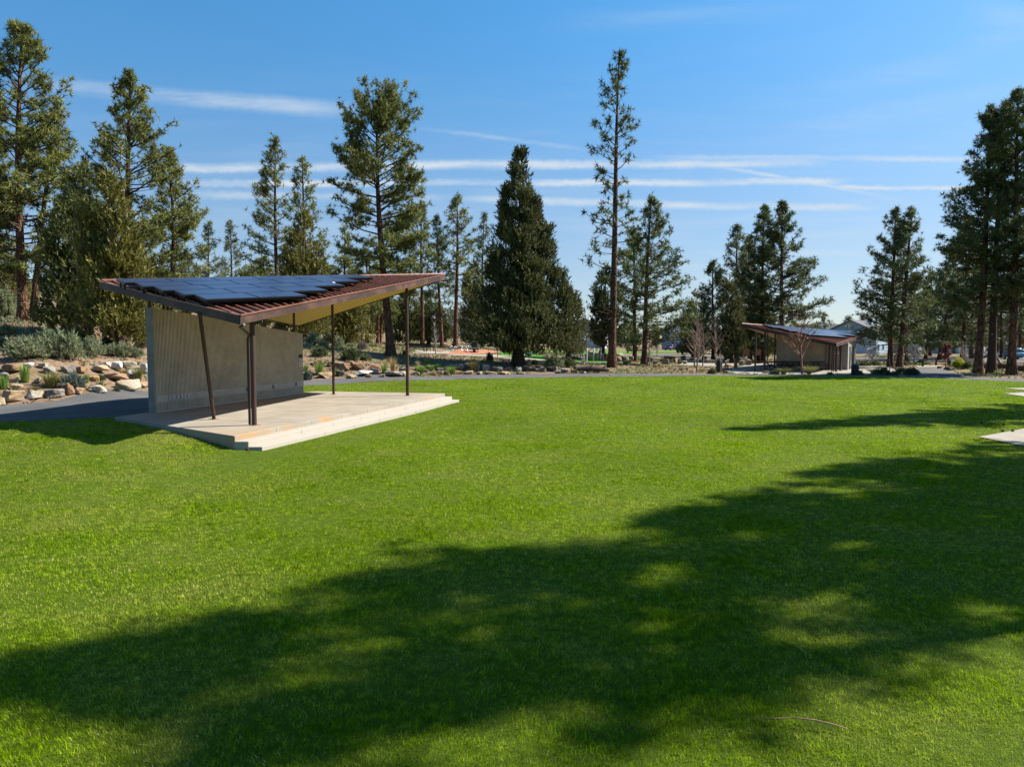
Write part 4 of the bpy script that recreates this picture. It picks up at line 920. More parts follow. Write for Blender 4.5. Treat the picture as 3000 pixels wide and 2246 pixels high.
# ------------------------------------------------------------------ leafless trees and blossom
bare_tree(1275,1036.5,940,'white barked leafless young tree in front of the picnic tables',1,.26,M_TWIGW)
bare_tree(1709,1068,966,'leafless young tree with pale stem before the white poles',2,.28,M_TWIGW)
bare_tree(1903,1069,962,'leafless young tree with reddish stem right of the tallest middle pine',3,.36,M_TWIG)
bare_tree(2037,1072,925,'leafless birch like tree, left of the cluster by the stone blocks',4,.30,M_TWIG,n1=34)
bare_tree(2044,1087,935,'leafless tree with orange stem, nearest of the cluster by the stone blocks',5,.34,M_TWIG,n1=34)
bare_tree(2059,1074,955,'small leafless tree between the orange stemmed one and the bin',6,.30,M_TWIG)
bare_tree(2095,1070,930,'leafless tree close to the black bin left of the far pavilion',7,.30,M_TWIG,n1=34)
bare_tree(2346,1096,925,'leafless spreading tree with orange stem in front of the far pavilion',8,.46,M_TWIGR,n1=38,first=.26,r=.08,up=.8)
bare_tree(1925,1045,1000,'small pale leafless tree before the parked purple car',9,.3,M_TWIGW)
bare_tree(2771,1074,1010,'reddish budding young tree left of the yellow bush',10,.36,M_TWIGR,buds=M_RED,name='budding_tree')
bare_tree(2819,1079,1000,'grey leafless tree rising from the yellow green bush',11,.34,M_TWIGW)
bare_tree(2605,1098.5,1040,'thin grey sapling on a stake by the pavilion planting bed',12,.10,M_TWIGW,n1=8,r=.03)
for i, (x, y, t, lab) in enumerate([(2676,1066,1010,'white blossoming small tree, fullest one right of the pavilion'),(2558,1066,1018,'white blossoming small tree, left one beside the pavilion corner'),(2620,1066,1022,'white blossoming small tree between the two pine trunks'),(2872,1052,1015,'white blossoming small tree before the yellow shed')]):
    bare_tree(x, y, t, lab, 20+i, .62, M_TWIGW, 'white blossoming trees', 'blossom tree', 'blossom_tree', buds=M_BLOS, n1=22, first=.12, up=.7, budk=.5)

# ------------------------------------------------------------------ boulders
def z2(x, y): return x/3.312, 800+y/3.312
def z3(x, y): return 850+x/3.403, 850+y/3.403
def z6(x, y): return 1450+x/3.403, 850+y/3.403
ORD = ['first','second','third','fourth','fifth','sixth','seventh','eighth','ninth','tenth','eleventh','twelfth','thirteenth','fourteenth','fifteenth','sixteenth','seventeenth','eighteenth','nineteenth','twentieth']
RM = {'cream': M_RCREAM, 'tan': M_RTAN, 'rusty': M_RRUST, 'grey': M_RGREY, 'dark': M_RDARK, 'white': M_RWHITE}
def rocks(items, tr, sc_, where, group, seed):
    items = sorted(items)
    for i, (x, y, w, h, c) in enumerate(items):
        big = 'big' if w*h/sc_/sc_ > 700 else ('flat' if w > 2.4*h else ('small' if w*h/sc_/sc_ < 220 else 'angular'))
        boulder(*tr(x, y), w/sc_, h/sc_, RM[c], '%s %s boulder, %s from left, %s' % (big, c, ORD[i], where), seed+i, group)
rocks([(95,1250,190,120,'tan'),(290,1222,150,95,'cream'),(500,1205,140,85,'grey'),(625,1180,120,115,'rusty'),(755,1168,80,60,'tan'),(935,1160,155,78,'cream'),(1205,1135,210,115,'cream'),(1380,1110,130,62,'tan'),(-60,1290,130,90,'tan')], z2, 3.312, 'path row left of the stage', 'boulders on the left bank', 200)
rocks([(30,1030,80,70,'grey'),(135,1130,110,60,'tan'),(350,1060,80,50,'cream'),(1095,1035,200,60,'rusty'),(905,1045,75,55,'tan'),(560,1050,90,50,'tan')], z2, 3.312, 'middle of the left bank', 'boulders on the left bank', 230)
rocks([(100,955,190,85,'rusty'),(245,915,110,55,'white'),(400,915,85,50,'cream'),(490,975,150,75,'grey'),(645,965,115,75,'grey'),(775,965,90,65,'tan'),(935,955,150,70,'tan'),(1000,915,100,60,'white'),(1112,938,112,85,'white'),(1240,925,140,80,'cream'),(1270,990,105,62,'white'),(1400,965,90,90,'white')], z2, 3.312, 'top row left of the stage', 'boulders on the left bank', 250)
rocks([(180,850,90,50,'rusty'),(350,875,140,65,'tan'),(495,853,90,55,'dark'),(600,880,110,35,'tan'),(700,852,190,50,'white'),(780,868,90,32,'tan'),(862,835,90,55,'grey'),(1010,863,160,60,'grey'),(1118,862,110,60,'cream'),(920,868,50,34,'cream'),(1245,852,85,40,'grey'),(1400,852,110,42,'tan'),(1482,842,90,38,'cream')], z3, 3.403, 'low path row behind the stage', 'boulders on the middle bank', 300)
rocks([(520,795,145,80,'rusty'),(400,760,90,50,'rusty'),(662,795,135,80,'rusty'),(820,802,135,62,'rusty'),(590,745,80,40,'rusty'),(1110,778,110,48,'dark'),(1132,812,95,50,'grey'),(270,740,80,50,'rusty'),(1575,775,130,50,'grey'),(1695,795,110,62,'grey'),(1752,782,70,62,'grey')], z3, 3.403, 'upper row behind the stage', 'boulders on the middle bank', 330)
rocks([(1400,785,80,40,'grey'),(1290,800,90,50,'grey'),(1490,820,90,50,'dark'),(1850,800,90,70,'grey'),(1945,805,85,70,'grey'),(2040,808,130,55,'dark'),(2100,812,60,55,'grey'),(1660,832,110,34,'rusty'),(1780,836,90,36,'tan'),(1880,842,70,30,'cream'),(2000,842,110,34,'tan'),(2130,842,80,34,'tan'),(1560,840,80,34,'tan'),(2175,800,60,55,'dark')], z3, 3.403, 'bank before the playground', 'boulders on the middle bank', 360)
rocks([(45,808,75,50,'grey'),(135,805,105,52,'dark'),(240,812,75,52,'grey'),(330,805,100,50,'dark'),(480,812,65,55,'grey'),(410,806,70,40,'dark'),(560,805,85,52,'dark'),(630,832,60,36,'grey'),(700,825,90,45,'grey'),(790,825,70,40,'rusty'),(830,800,90,52,'dark'),(880,832,55,24,'cream'),(600,808,60,50,'grey'),(250,838,90,26,'tan'),(100,838,110,30,'tan')], z6, 3.403, 'bank below the big juniper', 'boulders on the middle bank', 390)
lg = thing('fallen_log', (*on_ground(*z6(970,822))[:2], ht(*on_ground(*z6(970,822))[:2])), 'dark brown weathered fallen log at the right end of the rock bank', 'log')
q = Vector(lg.location); MB().tube([q+Vector((-1.3,.1,.25)), q+Vector((-.4,0,.32)), q+Vector((.5,.1,.28)), q+Vector((1.4,.2,.2))], [.24,.30,.26,.14], 9, sq=.9).tube([q+Vector((.7,.1,.3)), q+Vector((1.2,.1,.62))], [.08,.03], 5).tube([q+Vector((-.2,.0,.4)), q+Vector((.1,-.1,.75))], [.07,.02], 5).build('log_stem', M_BARKD, lg)
for i, (x, y, w, h, c, lab) in enumerate([(2126,1093,18,8,'rusty','small rusty rock lying at the corner of the pavilion paving'),(2131,1075,14,11,'tan','small tan rock behind the black bin left of the pavilion'),(2245,1093,18,7,'cream','pale flat rock in the green planting in front of the pavilion'),(2693,1097,18,12,'white','whitish rock at the right end of the pavilion planting bed'),(2758,1080,16,9,'rusty','brown rock left of the red budding tree'),(2785,1084,24,10,'dark','dark brown rock under the red budding tree'),(2852,1099,14,7,'grey','grey rock at the foot of the leftmost right edge pine'),(1920,1076,14,9,'tan','tan rock in the grass right of the tallest middle pine'),(1833,1067,16,11,'tan','orange tan rock beside the square stone blocks'),(2085,1083,8,5,'rusty','little brown rock in the grass near the leafless trees')]):
    boulder(x, y, w, h, RM[c], lab, 430+i, 'scattered rocks by the paths')

# ------------------------------------------------------------------ shrubs and grass clumps
def plants(items, tr, sc_, kind, m, name, desc, cat, where, group, seed):
    items = sorted(items)
    for i, (x, y, w, h) in enumerate(items):
        lab = ('%s %s' % (desc, where)) if len(items) == 1 else '%s, %s from left, %s' % (desc, ORD[i], where)
        plant(kind, m, *tr(x, y), w/sc_, h/sc_, name, lab, cat, group, seed+i)
gB, gL = 'grass clumps among the rocks', 'sagebrush on the banks'
plants([(245,1045,125,180),(35,1115,120,140),(835,1055,90,85)], z2, 3.312, 'tall', M_GRN, 'grass_clump', 'bright green upright grass clump', 'grass', 'on the left bank', gB, 1)
plants([(500,1098,200,150),(1200,1015,90,100),(1345,1040,120,140),(975,1090,70,55),(345,1140,70,50)], z2, 3.312, 'grass', M_OLV, 'grass_clump', 'olive tufted grass clump', 'grass', 'on the left bank', gB, 5)
plants([(980,1035,80,62),(445,1195,70,45),(700,930,50,45),(1130,1145,60,45)], z2, 3.312, 'bush', M_SAGED, 'low_shrub', 'small dark green shrub', 'shrub', 'on the left bank', gL, 10)
plants([(712,1115,215,165)], z2, 3.312, 'sage', M_BLU, 'blue_shrub', 'blue green feathery shrub', 'shrub', 'among the rocks left of the stage wall', gL, 14)
plants([(60,600,170,115),(30,720,130,110),(240,822,340,205),(480,800,320,245),(660,825,270,270),(890,803,230,185),(1090,795,140,110),(1210,805,160,145),(1335,808,110,90),(720,700,300,180)], z2, 3.312, 'sage', M_SAGE, 'sagebrush', 'grey green sagebrush', 'sagebrush', 'above the rocks left of the stage', gL, 20)
plants([(50,430,240,290),(170,400,160,160),(740,440,120,110),(1120,470,120,120),(1250,500,110,100),(450,430,130,110)], z2, 3.312, 'sage', M_SAGE, 'sagebrush', 'pale sagebrush', 'sagebrush', 'under the trees on the left slope', gL, 33)
plants([(1180,680,120,70),(1040,700,110,80),(1380,720,120,80)], z2, 3.312, 'sage', M_SAGEP, 'dry_shrub', 'dry grey brown shrub', 'shrub', 'on the slope beside the stage wall', gL, 41)
plants([(290,835,130,135),(155,802,75,70),(940,838,90,110)], z3, 3.403, 'tall', M_GRN, 'grass_clump', 'bright green grass clump', 'grass', 'among the rocks seen behind the stage', gB, 50)
plants([(175,893,100,100)], z3, 3.403, 'sage', M_BLU, 'blue_shrub', 'blue green feathery shrub', 'shrub', 'right beside the end of the stage wall', gL, 54)
plants([(1025,805,85,140),(955,760,50,80)], z3, 3.403, 'tall', M_GLD, 'dry_grass', 'tall straw coloured grass clump', 'grass', 'on the rocks behind the stage', gB, 56)
plants([(1300,845,110,110),(1405,808,80,75),(1605,835,110,85),(1480,785,70,60),(1370,760,60,80)], z3, 3.403, 'grass', M_GRN, 'grass_clump', 'green grass clump', 'grass', 'on the bank right of the stage post', gB, 60)
plants([(1820,805,115,110),(1275,790,50,90)], z3, 3.403, 'grass', M_GLD, 'dry_grass', 'golden tufted grass clump', 'grass', 'on the bank before the playground', gB, 66)
plants([(300,652,155,95),(600,698,190,130),(750,698,130,70)], z3, 3.403, 'sage', M_SAGED, 'dark_shrub', 'dark grey green shrub', 'shrub', 'above the rocks behind the stage', gL, 70)
plants([(480,563,110,110),(240,545,170,120),(400,520,160,90),(520,540,140,80),(330,560,100,60),(830,560,110,40),(610,560,90,40)], z3, 3.403, 'sage', M_SAGE, 'sagebrush', 'grey green sagebrush', 'sagebrush', 'under pines seen through the stage', gL, 75)
plants([(715,592,95,85)], z3, 3.403, 'sage', M_SAGEP, 'dry_shrub', 'dry lilac grey shrub', 'shrub', 'left of the big leaning pine trunk', gL, 85)
plants([(1990,705,70,90),(1140,650,50,60)], z3, 3.403, 'bush', M_SAGED, 'dark_shrub', 'small dark shrub', 'shrub', 'below the playground', gL, 87)
plants([(590,768,200,115)], z6, 3.403, 'sage', M_SAGE, 'sagebrush', 'wide pale sagebrush', 'sagebrush', 'on the bank between the big juniper and white poles', gL, 90)
plants([(740,765,140,95),(420,800,60,60),(205,765,70,60),(400,740,60,50)], z6, 3.403, 'bush', M_SAGED, 'dark_shrub', 'dark green shrub', 'shrub', 'on the bank near the big juniper', gL, 92)
I3 = lambda x, y: (x, y)
plants([(1870,1071,16,8),(1885,1075,14,9),(1995,1084,14,9),(2012,1082,12,8),(2055,1088,16,10),(1960,1080,14,7),(1930,1072,14,8)], I3, 1, 'grass', M_OLV, 'grass_clump', 'small olive grass clump', 'grass', 'rough grass right of the tallest pine', gB, 100)
plants([(2086,1094,24,16),(2268,1096,28,12),(2432,1098,18,10),(2516,1098,26,15)], I3, 1, 'bush', M_SAGED, 'low_shrub', 'dark green low shrub', 'shrub', 'along the front of the far pavilion', gL, 110)
plants([(2102,1090,12,16),(2296,1096,32,18),(2370,1096,34,24)], I3, 1, 'mound', M_OLV, 'grass_clump', 'straw tipped rounded grass clump', 'grass', 'along the front of the far pavilion', gB, 115)
plants([(2585,1098,44,24),(2672,1098,38,24),(2620,1099,22,14)], I3, 1, 'bush', M_SAGED, 'dark_shrub', 'dark grey green rounded shrub', 'shrub', 'in the bed right of the pavilion', gL, 120)
plants([(2634,1094,32,20),(2650,1094,24,18),(2560,1096,30,16)], I3, 1, 'mound', M_OLV, 'grass_clump', 'golden green rounded grass clump', 'grass', 'in the bed right of the pavilion', gB, 125)
plants([(2808,1080,34,32),(2948,1070,24,16)], I3, 1, 'bush', M_YLW, 'yellow_bush', 'bright yellow green bush', 'bush', 'behind the path at the right', 'bushes at the right', 130)
plants([(2834,1081,28,24),(2880,1080,20,20),(2925,1082,24,22),(2530,1072,34,16),(2560,1070,30,16),(2640,1070,34,16),(2700,1067,30,14)], I3, 1, 'bush', M_SAGED, 'green_bush', 'grey green bush', 'bush', 'in the right background', 'bushes at the right', 134)
plants([(2846,1089,12,14),(2695,1071,14,10),(2920,1096,12,12)], I3, 1, 'grass', M_GRN, 'grass_clump', 'fresh green grass clump', 'grass', 'near the right hand pines', gB, 145)

# ground cover nobody could count
rng = np.random.default_rng(5)
def scatter(name, n, box, m, hgt, wid, keep, kind='stuff', k=7, lab=None):
    X = rng.uniform(box[0], box[1], n); Y = rng.uniform(box[2], box[3], n)
    pl = np.array([noise.noise(Vector((x*.22, y*.22, 3.0))) for x, y in zip(X, Y)])
    ok = keep(X, Y)&(pl > -.12+.35*rng.random(n)-.2); X, Y = X[ok], Y[ok]; Z = hts(X, Y)-.02
    pos = np.stack([X, Y, Z], 1); V = blades(rng, pos, np.tile([0, 0, 1.], (len(X), 1)), rng.uniform(.6, 1.4, len(X)), k, hgt, wid, .55, .0)
    o = npmesh(name, V, 3, m, attrs={'tint': np.repeat(rng.random(len(X)), k*3)}); tag(o, kind=kind)
    if lab: o['label'] = lab; o['category'] = 'grass'
hard = [ccw([G(x, y) for x, y in q]) for q in [[(2118,1089),(2165,1074),(2200,1064),(2290,1058),(2420,1060),(2520,1069),(2600,1074),(2760,1068),(2835,1106),(2590,1099)],[(2000,1053),(2170,1056),(2190,1064),(2168,1071),(2080,1073),(1990,1071)],[(1205,1035),(1222,1026),(1421,1024),(1500,1030),(1600,1048),(1790,1060),(1790,1068),(1600,1058),(1430,1048),(1300,1040)]]]
path_poly = ccw(NEAR[:]+FAR[::-1])
def rough_ok(X, Y):
    r = ~in_poly(X, Y, lawn_poly)&~in_poly(X, Y, path_poly)
    for h_ in hard: r &= ~in_poly(X, Y, h_)
    return r
scatter('wild_grass', 26000, (-45, 60, 48, 105), leafmat('wild_grass', (.09, .11, .03), (.24, .24, .10), .3), .20, .05, rough_ok, lab='sparse wild grass on the bare ground beyond the path')
scatter('low_brush', 3500, (-45, 12, 26, 62), M_SAGE, .34, .05, rough_ok, k=14, lab='low grey green brush sprinkled over the banks')
scatter('dry_litter', 16000, (-45, 12, 26, 60), leafmat('dry_litter', (.16, .10, .055), (.36, .26, .15), .1), .10, .05, rough_ok, k=4, lab='dry twigs and needles strewn on the dirt bank')
# ------------------------------------------------------------------ far pavilion
PZ = .24
pav = thing('picnic_pavilion', (29, 67, PZ-.2), 'distant picnic pavilion with restroom block and rust red roof carrying pale reflecting solar panels', 'pavilion')
L2 = V3(at_y(2171, 949, 66)); N2 = V3(at_y(2450, 1007, 62.5)); R2 = V3(at_y(2543, 977, 79)); K2 = L2+(R2-N2)*.85; K2.z = 3.1
roof(pav, L2, N2, R2, K2, .26, .42, [(-2.1,6.35,9),(-1.3,5.05,7),(-.5,3.75,4)], 1.62, 1.30, .22)
def uz2(x, y): return min(roof_z(x, y, (L2, N2, R2)), roof_z(x, y, (L2, R2, K2)))-.22
P0 = V3(at_z(2483, 1083, PZ)); dv = Vector((.49, .872, 0)).normalized(); lv = Vector((-dv.y, dv.x, 0))
def blk(a, b, c, d): return [P0+lv*a+dv*c, P0+lv*a+dv*d, P0+lv*b+dv*d, P0+lv*b+dv*c]
def topz(x, y): return uz2(x, y)+.05
q = blk(0, 2.0, 0, 11); wb = MB().prism([(p.x, p.y) for p in q][::-1], 0, topz).build('restroom_block', M_WPLAIN, pav)
q = blk(2.0, 6.5, .15, .45); w2 = MB().prism([(p.x, p.y) for p in q][::-1], 0, topz).build('wall', M_WALL, pav)
rr = MB()
for i in range(32):
    p = P0+lv*(2.1+i*.137)+dv*.13; rr.box((p.x, p.y, (uz2(p.x, p.y)+PZ)/2), (.05, .05, uz2(p.x, p.y)-PZ), ax=lv)
rr.build('ribbing', M_WALL, w2)
M_DOOR = plain('dark_door', (.045, .04, .035), .6)
for c in (2.4, 6.6):
    p = P0+dv*c-lv*.01; MB().box((p.x, p.y, PZ+1.1), (1.5, .06, 2.2), ax=dv).build('door', M_DOOR, wb)
p = P0+lv*.9-dv*.02; MB().box((p.x, p.y, PZ+1.6), (.5, .03, .25), ax=lv).build('restroom_sign', MATS['sign_white'], wb)
for i, (px, py, r) in enumerate([(2212,1089,.085),(2240,1086.5,.085),(2247,1086,.045),(2269,1079,.08),(2429,1084,.085),(2449,1089,.09),(2462,1085.5,.09),(2437,1088,.05),(2442,1088,.05)]):
    p = V3(at_z(px, py, PZ)); MB().tube([p, (p.x, p.y, uz2(p.x, p.y))], r, 10).build('column', M_STEEL, pav)
p = V3(at_z(2464, 1085, PZ)); q = p+Vector((.7, 2.0, 0)); MB().tube([p, (q.x, q.y, uz2(q.x, q.y))], .07, 8).build('leaning_column', M_STEEL, pav)

M_BLK = plain('black_metal', (.022, .021, .022), .5, .4, var=.2)
def picnic_table(x, y, rz, label, group, L=1.8):
    z = ht(x, y)+.02; root = thing('picnic_table', (x, y, z), label, 'picnic table', group, rz=rz)
    def loc(mb, nm): 
        o = mb.build(nm, M_BLK); o.parent = root; return o
    t = MB()
    for i in range(5): t.box((0, -.32+i*.16, .75), (L, .14, .04))
    t.box((0, 0, .715), (L*.9, .08, .05)); loc(t, 'tabletop')
    for s in (-1, 1):
        b = MB()
        for j in (0, 1): b.box((0, s*(.66+j*.13), .45), (L, .12, .04))
        loc(b, 'bench_seat')
        loc(MB().tube([(s*L*.34, -.72, 0), (s*L*.34, -.2, .72), (s*L*.34, .2, .72), (s*L*.34, .72, 0)], .03, 5).box((s*L*.34, 0, .42), (.05, 1.5, .04)), 'leg_frame')
    return root
for i, (px, Y, rz) in enumerate([(2262,66.5,.5),(2285,69.5,.5),(2318,67,.5),(2345,70,.55),(2375,66.5,.5),(2405,69,.5)]):
    x = (px-1500)/FOC*Y; picnic_table(x, Y, rz, 'dark picnic table under the far pavilion, %s from the left' % ORD[i], 'picnic tables under the far pavilion', 2.3)
for i, (px, py, rz) in enumerate([(1216,1031,.2),(1279,1029,-.1)]):
    p = on_ground(px, py); picnic_table(p[0], p[1], rz, ['brown picnic table behind the right stage post','brown picnic table behind the white barked bare tree'][i], 'picnic tables by the playground', 2.6)
p = on_ground(1226, 1031)
def bench(px, py, label, w=1.6, rz=0.0):
    p = on_ground(px, py); root = thing('park_bench', (p[0], p[1], ht(p[0], p[1])), label, 'bench', rz=rz)
    s = MB(); [s.box((0, -.2+i*.12, .44), (w, .09, .035)) for i in range(4)]; o = s.build('seat', M_BLK); o.parent = root
    s = MB(); [s.box((0, .24, .54+i*.11), (w, .03, .08)) for i in range(4)]; o = s.build('backrest', M_BLK); o.parent = root
    for sd in (-1, 1):
        o = MB().box((sd*w*.45, -.2, .22), (.05, .05, .44)).box((sd*w*.45, .24, .47), (.05, .05, .94)).box((sd*w*.45, .02, .42), (.05, .45, .04)).build('leg', M_BLK); o.parent = root
bench(1225, 1033, 'dark slatted park bench at the left end of the playground paving', 1.8, .1)
bench(2849, 1077, 'dark slatted park bench beside the leftmost right edge pine trunk', 1.4, .3)

def bin_(px, py, wpx, hpx, label, square=False):
    p = on_ground(px, py); s = p[1]/FOC; r = wpx*s/2; h = hpx*s; z = ht(p[0], p[1])
    root = thing('litter_bin', (p[0], p[1], z), label, 'litter bin', 'black litter bins')
    n = 4 if square else 20
    MB().lathe((p[0], p[1], z), [(r*.86, 0), (r*.9, .03), (r*.95, h*.8), (r*.8, h*.8)], n, not square).build('body', M_BLK, root)
    sl = MB()
    for i in range(18): a = 6.283*i/18; sl.box((p[0]+math.cos(a)*r*.97, p[1]+math.sin(a)*r*.97, z+h*.42), (.02, .06, h*.76), ax=(math.cos(a), math.sin(a), 0))
    if not square: sl.build('slats', M_BLK, root)
    MB().lathe((p[0], p[1], z+h*.82), [(r*1.02, 0), (r*1.02, .05), (r*.75, h*.14), (r*.3, h*.18), (.01, h*.18)], n, not square).tube([(p[0]+math.cos(a)*r*.9, p[1]+math.sin(a)*r*.9, z+h*.78+b) for a in (0.8, 3.9) for b in (0, .1)], .015, 4).build('lid', plain('lid_black', (.03, .03, .035), .3, .5), root)
bin_(2107, 1090, 19, 36, 'black square litter bin among the grass left of the far pavilion', True)
bin_(2504.5, 1097.5, 21, 33, 'round black slatted litter bin with lid in front of the restroom block')
bin_(2783, 1076, 7, 22, 'small black bin on a post right of the red budding tree', True)
p = on_ground(2155, 1078); z = ht(p[0], p[1])
df = thing('drinking_fountain', (p[0], p[1], z), 'rust brown drinking fountain pillar with grey basins left of the far pavilion', 'drinking fountain')
MB().box((p[0], p[1], z+.5), (.28, .28, 1.0)).build('pillar', M_RUST, df, bevel=.02)
MB().lathe((p[0]+.35, p[1], z+.78), [(.05, 0), (.2, .06), (.22, .14), (.18, .14), (.05, .08)], 12).tube([(p[0]+.1, p[1], z+.75), (p[0]+.35, p[1], z+.8)], .03, 5).build('basin', plain('steel_grey', (.35, .36, .37), .35, .5, .6), df)
def post(px, py, hpx, label, r=.035, m=None, sign=None, name='sign_post', cat='post'):
    p = on_ground(px, py); z = ht(p[0], p[1]); h = hpx*p[1]/FOC; root = thing(name, (p[0], p[1], z), label, cat)
    MB().tube([(p[0], p[1], z), (p[0], p[1], z+h)], r, 8).build('pole', m or MATS['steel_grey'], root)
    if sign: MB().box((p[0], p[1]-.03, z+h-.15), sign, az=(0, -.5, 1)).build('sign_plate', MATS['sign_white'], root)
post(1458, 1053, 30, 'thin grey steel post on the bank left of the big juniper trunk')
post(2132, 1070, 20, 'thin grey post with short arm behind the black square bin', sign=(.3, .03, .1))
post(1709.5, 1070, 17, 'small tilted white info sign at the foot of the bare tree by the poles', .02, sign=(.4, .03, .25))
post(1766, 1034, 26, 'tall yellowish street sign pole behind the white poles', .06, plain('pole_yellow', (.45, .38, .2)))
for i, (a, b) in enumerate([(2176, 2196), (2212, 2229)]):
    Y = 84; pA = at_y(a, 1040, Y); pB = at_y(b, 1040, Y); z = ht(pA[0], Y); rp = thing('rust_screen', ((pA[0]+pB[0])/2, Y, z), 'rusty steel screen panel on thin legs, %s of the two left of the pavilion' % ('left' if i == 0 else 'right'), 'screen', 'rusty screens')
    MB().box(((pA[0]+pB[0])/2, Y, z+1.35), (pB[0]-pA[0], .05, .7)).build('panel', M_RUST, rp)
    for x in (pA[0]+.05, pB[0]-.05): MB().tube([(x, Y, z), (x, Y, z+1.7)], .03, 6).build('leg', M_STEEL, rp)

# gate rail
g0 = on_ground(2703, 1074); g1 = on_ground(2742, 1070.5); g2 = on_ground(2778, 1071)
gt = thing('barrier_rail', (g1[0], g1[1], ht(g1[0], g1[1])), 'low dark wooden barrier rail with posts across the end of the side path', 'barrier')
for g_ in (g0, g1, g2): MB().box((g_[0], g_[1], ht(g_[0], g_[1])+.38), (.16, .16, .86)).build('post', M_STEEL, gt)
for a, b in ((g0, g1), (g1, g2)):
    a = Vector((a[0], a[1], ht(a[0], a[1])+.45)); b = Vector((b[0], b[1], ht(b[0], b[1])+.45)); MB().box((a+b)/2, ((b-a).length, .06, .14), ax=(b-a)).build('rail', M_STEEL, gt)

# ------------------------------------------------------------------ playground
M_WP = plain('white_pole', (.62, .64, .68), .4, .4, var=.06)
M_CHR = plain('bright_steel', (.55, .58, .60), .25, .5, .8, var=.1)
M_TEAL = plain('teal_plastic', (.02, .17, .17), .4, .4)
for i, (x, t, b) in enumerate([(1658.5,1029.5,1040.5),(1668.5,1028.5,1043.2),(1673.5,1027.7,1043),(1683,1025.5,1043),(1700.5,1023.2,1055.8),(1718.7,1021.4,1058.5),(1739,1018.8,1058.5),(1760,1016.5,1057.2)]):
    p = on_ground(x, b); z = ht(p[0], p[1]); h = (b-t)*p[1]/FOC; o = MB().tube([(p[0], p[1], z-.05), (p[0], p[1], z+h-.03), (p[0], p[1], z+h)], [.085, .085, .06], 10).build('white_pole', M_WP, loc=(p[0], p[1], z))
    tag(o, 'upright white pole in the play area, %s from the left' % ORD[i], 'pole', 'white poles')
def z6b(x, y): return 1550+x/5.53, 950+y/5.53
def z7(x, y): return 1950+x/5.53, 950+y/5.53
def zz(x, y): return 1900+x/7.373, 940+y/7.373
blocks = [(*z6b(1035,598),160,150),(*z6b(1160,592),110,104),(*z6b(960,592),75,110),(*z6b(1465,602),80,78),(*z6b(1475,535),100,62),(*z6b(1562,602),112,92),(*z6b(1655,602),66,80),(*z6b(1692,565),44,52),(*z6b(1617,628),70,50),(*z6b(660,552),90,34),(*z6b(738,572),74,52),(*z6b(800,582),70,50),(*z6b(1290,560),60,80),(*z6b(1960,612),110,82)]
bl2 = [(175,925,170,120),(440,830,160,60),(130,945,90,60),(375,940,130,110),(470,905,120,60),(605,900,100,85),(700,930,90,70),(580,820,110,55),(755,860,90,100),(790,930,80,60),(955,845,90,40),(1208,865,80,95),(1285,915,110,80),(1390,915,110,75),(1100,900,60,60),(1690,930,70,60),(1735,850,90,95),(1945,900,80,90),(2030,960,100,100),(2110,955,70,125),(2175,960,80,120)]
for i, (x, y, w, h) in enumerate(sorted(blocks)):
    boulder(x, y, w/5.53, h/5.53, M_BLOCK, 'squared grey brown stone block in the play area, %s from the left' % ORD[i], 500+i, 'stone blocks of the play area', name='stone_block', cat='stone block', boxy=.86, depth=.9, sink=.05, grow=1.12)
for i, (x, y, w, h) in enumerate(sorted(bl2)):
    boulder(*zz(x, y), w/7.373, h/7.373, M_BLOCK, 'upright basalt seat block on the paving left of the far pavilion, %s' % (ORD[i]+' from the left' if i < 20 else 'last at the right'), 530+i, 'basalt seat blocks on the paving', name='stone_block', cat='stone block', boxy=.84, depth=.9, sink=.05, grow=1.15)
# spider like climber
c = Vector(on_ground(1347, 1032)); c.z = ht(c.x, c.y); s = c.y/FOC
cl = thing('climbing_frame', c, 'silver spider legged climbing net on the orange playground surface', 'climbing frame')
MBn = MB()
for i in range(8):
    a = 6.283*i/8+.3; d = Vector((math.cos(a), math.sin(a), 0)); MB().tube([c+d*1.15, c+d*.95+Vector((0,0,.45)), c+d*.55+Vector((0,0,.72)), c+d*.2+Vector((0,0,.66))], .035, 6).build('leg', M_CHR, cl)
    MB().lathe(tuple(c+d*1.05+Vector((0,0,.62))), [(.01, -.09), (.09, 0), (.01, .09)], 8).build('ball_joint', M_CHR, cl)
for r_, h in ((.35, .7), (.65, .66), (.95, .5)): MBn.tube([c+Vector((math.cos(6.283*k/16)*r_, math.sin(6.283*k/16)*r_, h)) for k in range(17)], .022, 4)
MBn.build('net', M_BLK, cl)
# spinner
c = Vector(on_ground(1389.5, 1031.5)); c.z = ht(c.x, c.y)
sp = thing('roundabout', c, 'playground roundabout with teal disc and silver hoop on the orange surface', 'roundabout')
MB().lathe(tuple(c), [(.16, 0), (.16, .25), (.9, .36), (.95, .40)], 20).build('base', plain('dark_red', (.20, .04, .03)), sp)
MB().lathe(tuple(c), [(.95, .385), (.98, .42), (.95, .46), (.01, .46)], 20).build('disc', plain('pale_teal', (.22, .38, .36), .4), sp)
MB().tube([c+Vector((-.66+.66*(1-math.cos(t)), 0, .45+.85*math.sin(t))) for t in np.linspace(.0, math.pi, 12)], .045, 7).build('hoop', M_CHR, sp)
for x in (-.5, -.1, .35, .7): MB().tube([c+Vector((x, -.4, .46)), c+Vector((x+.03, -.4, .8))], .05, 6).build('handle', M_TEAL, sp)
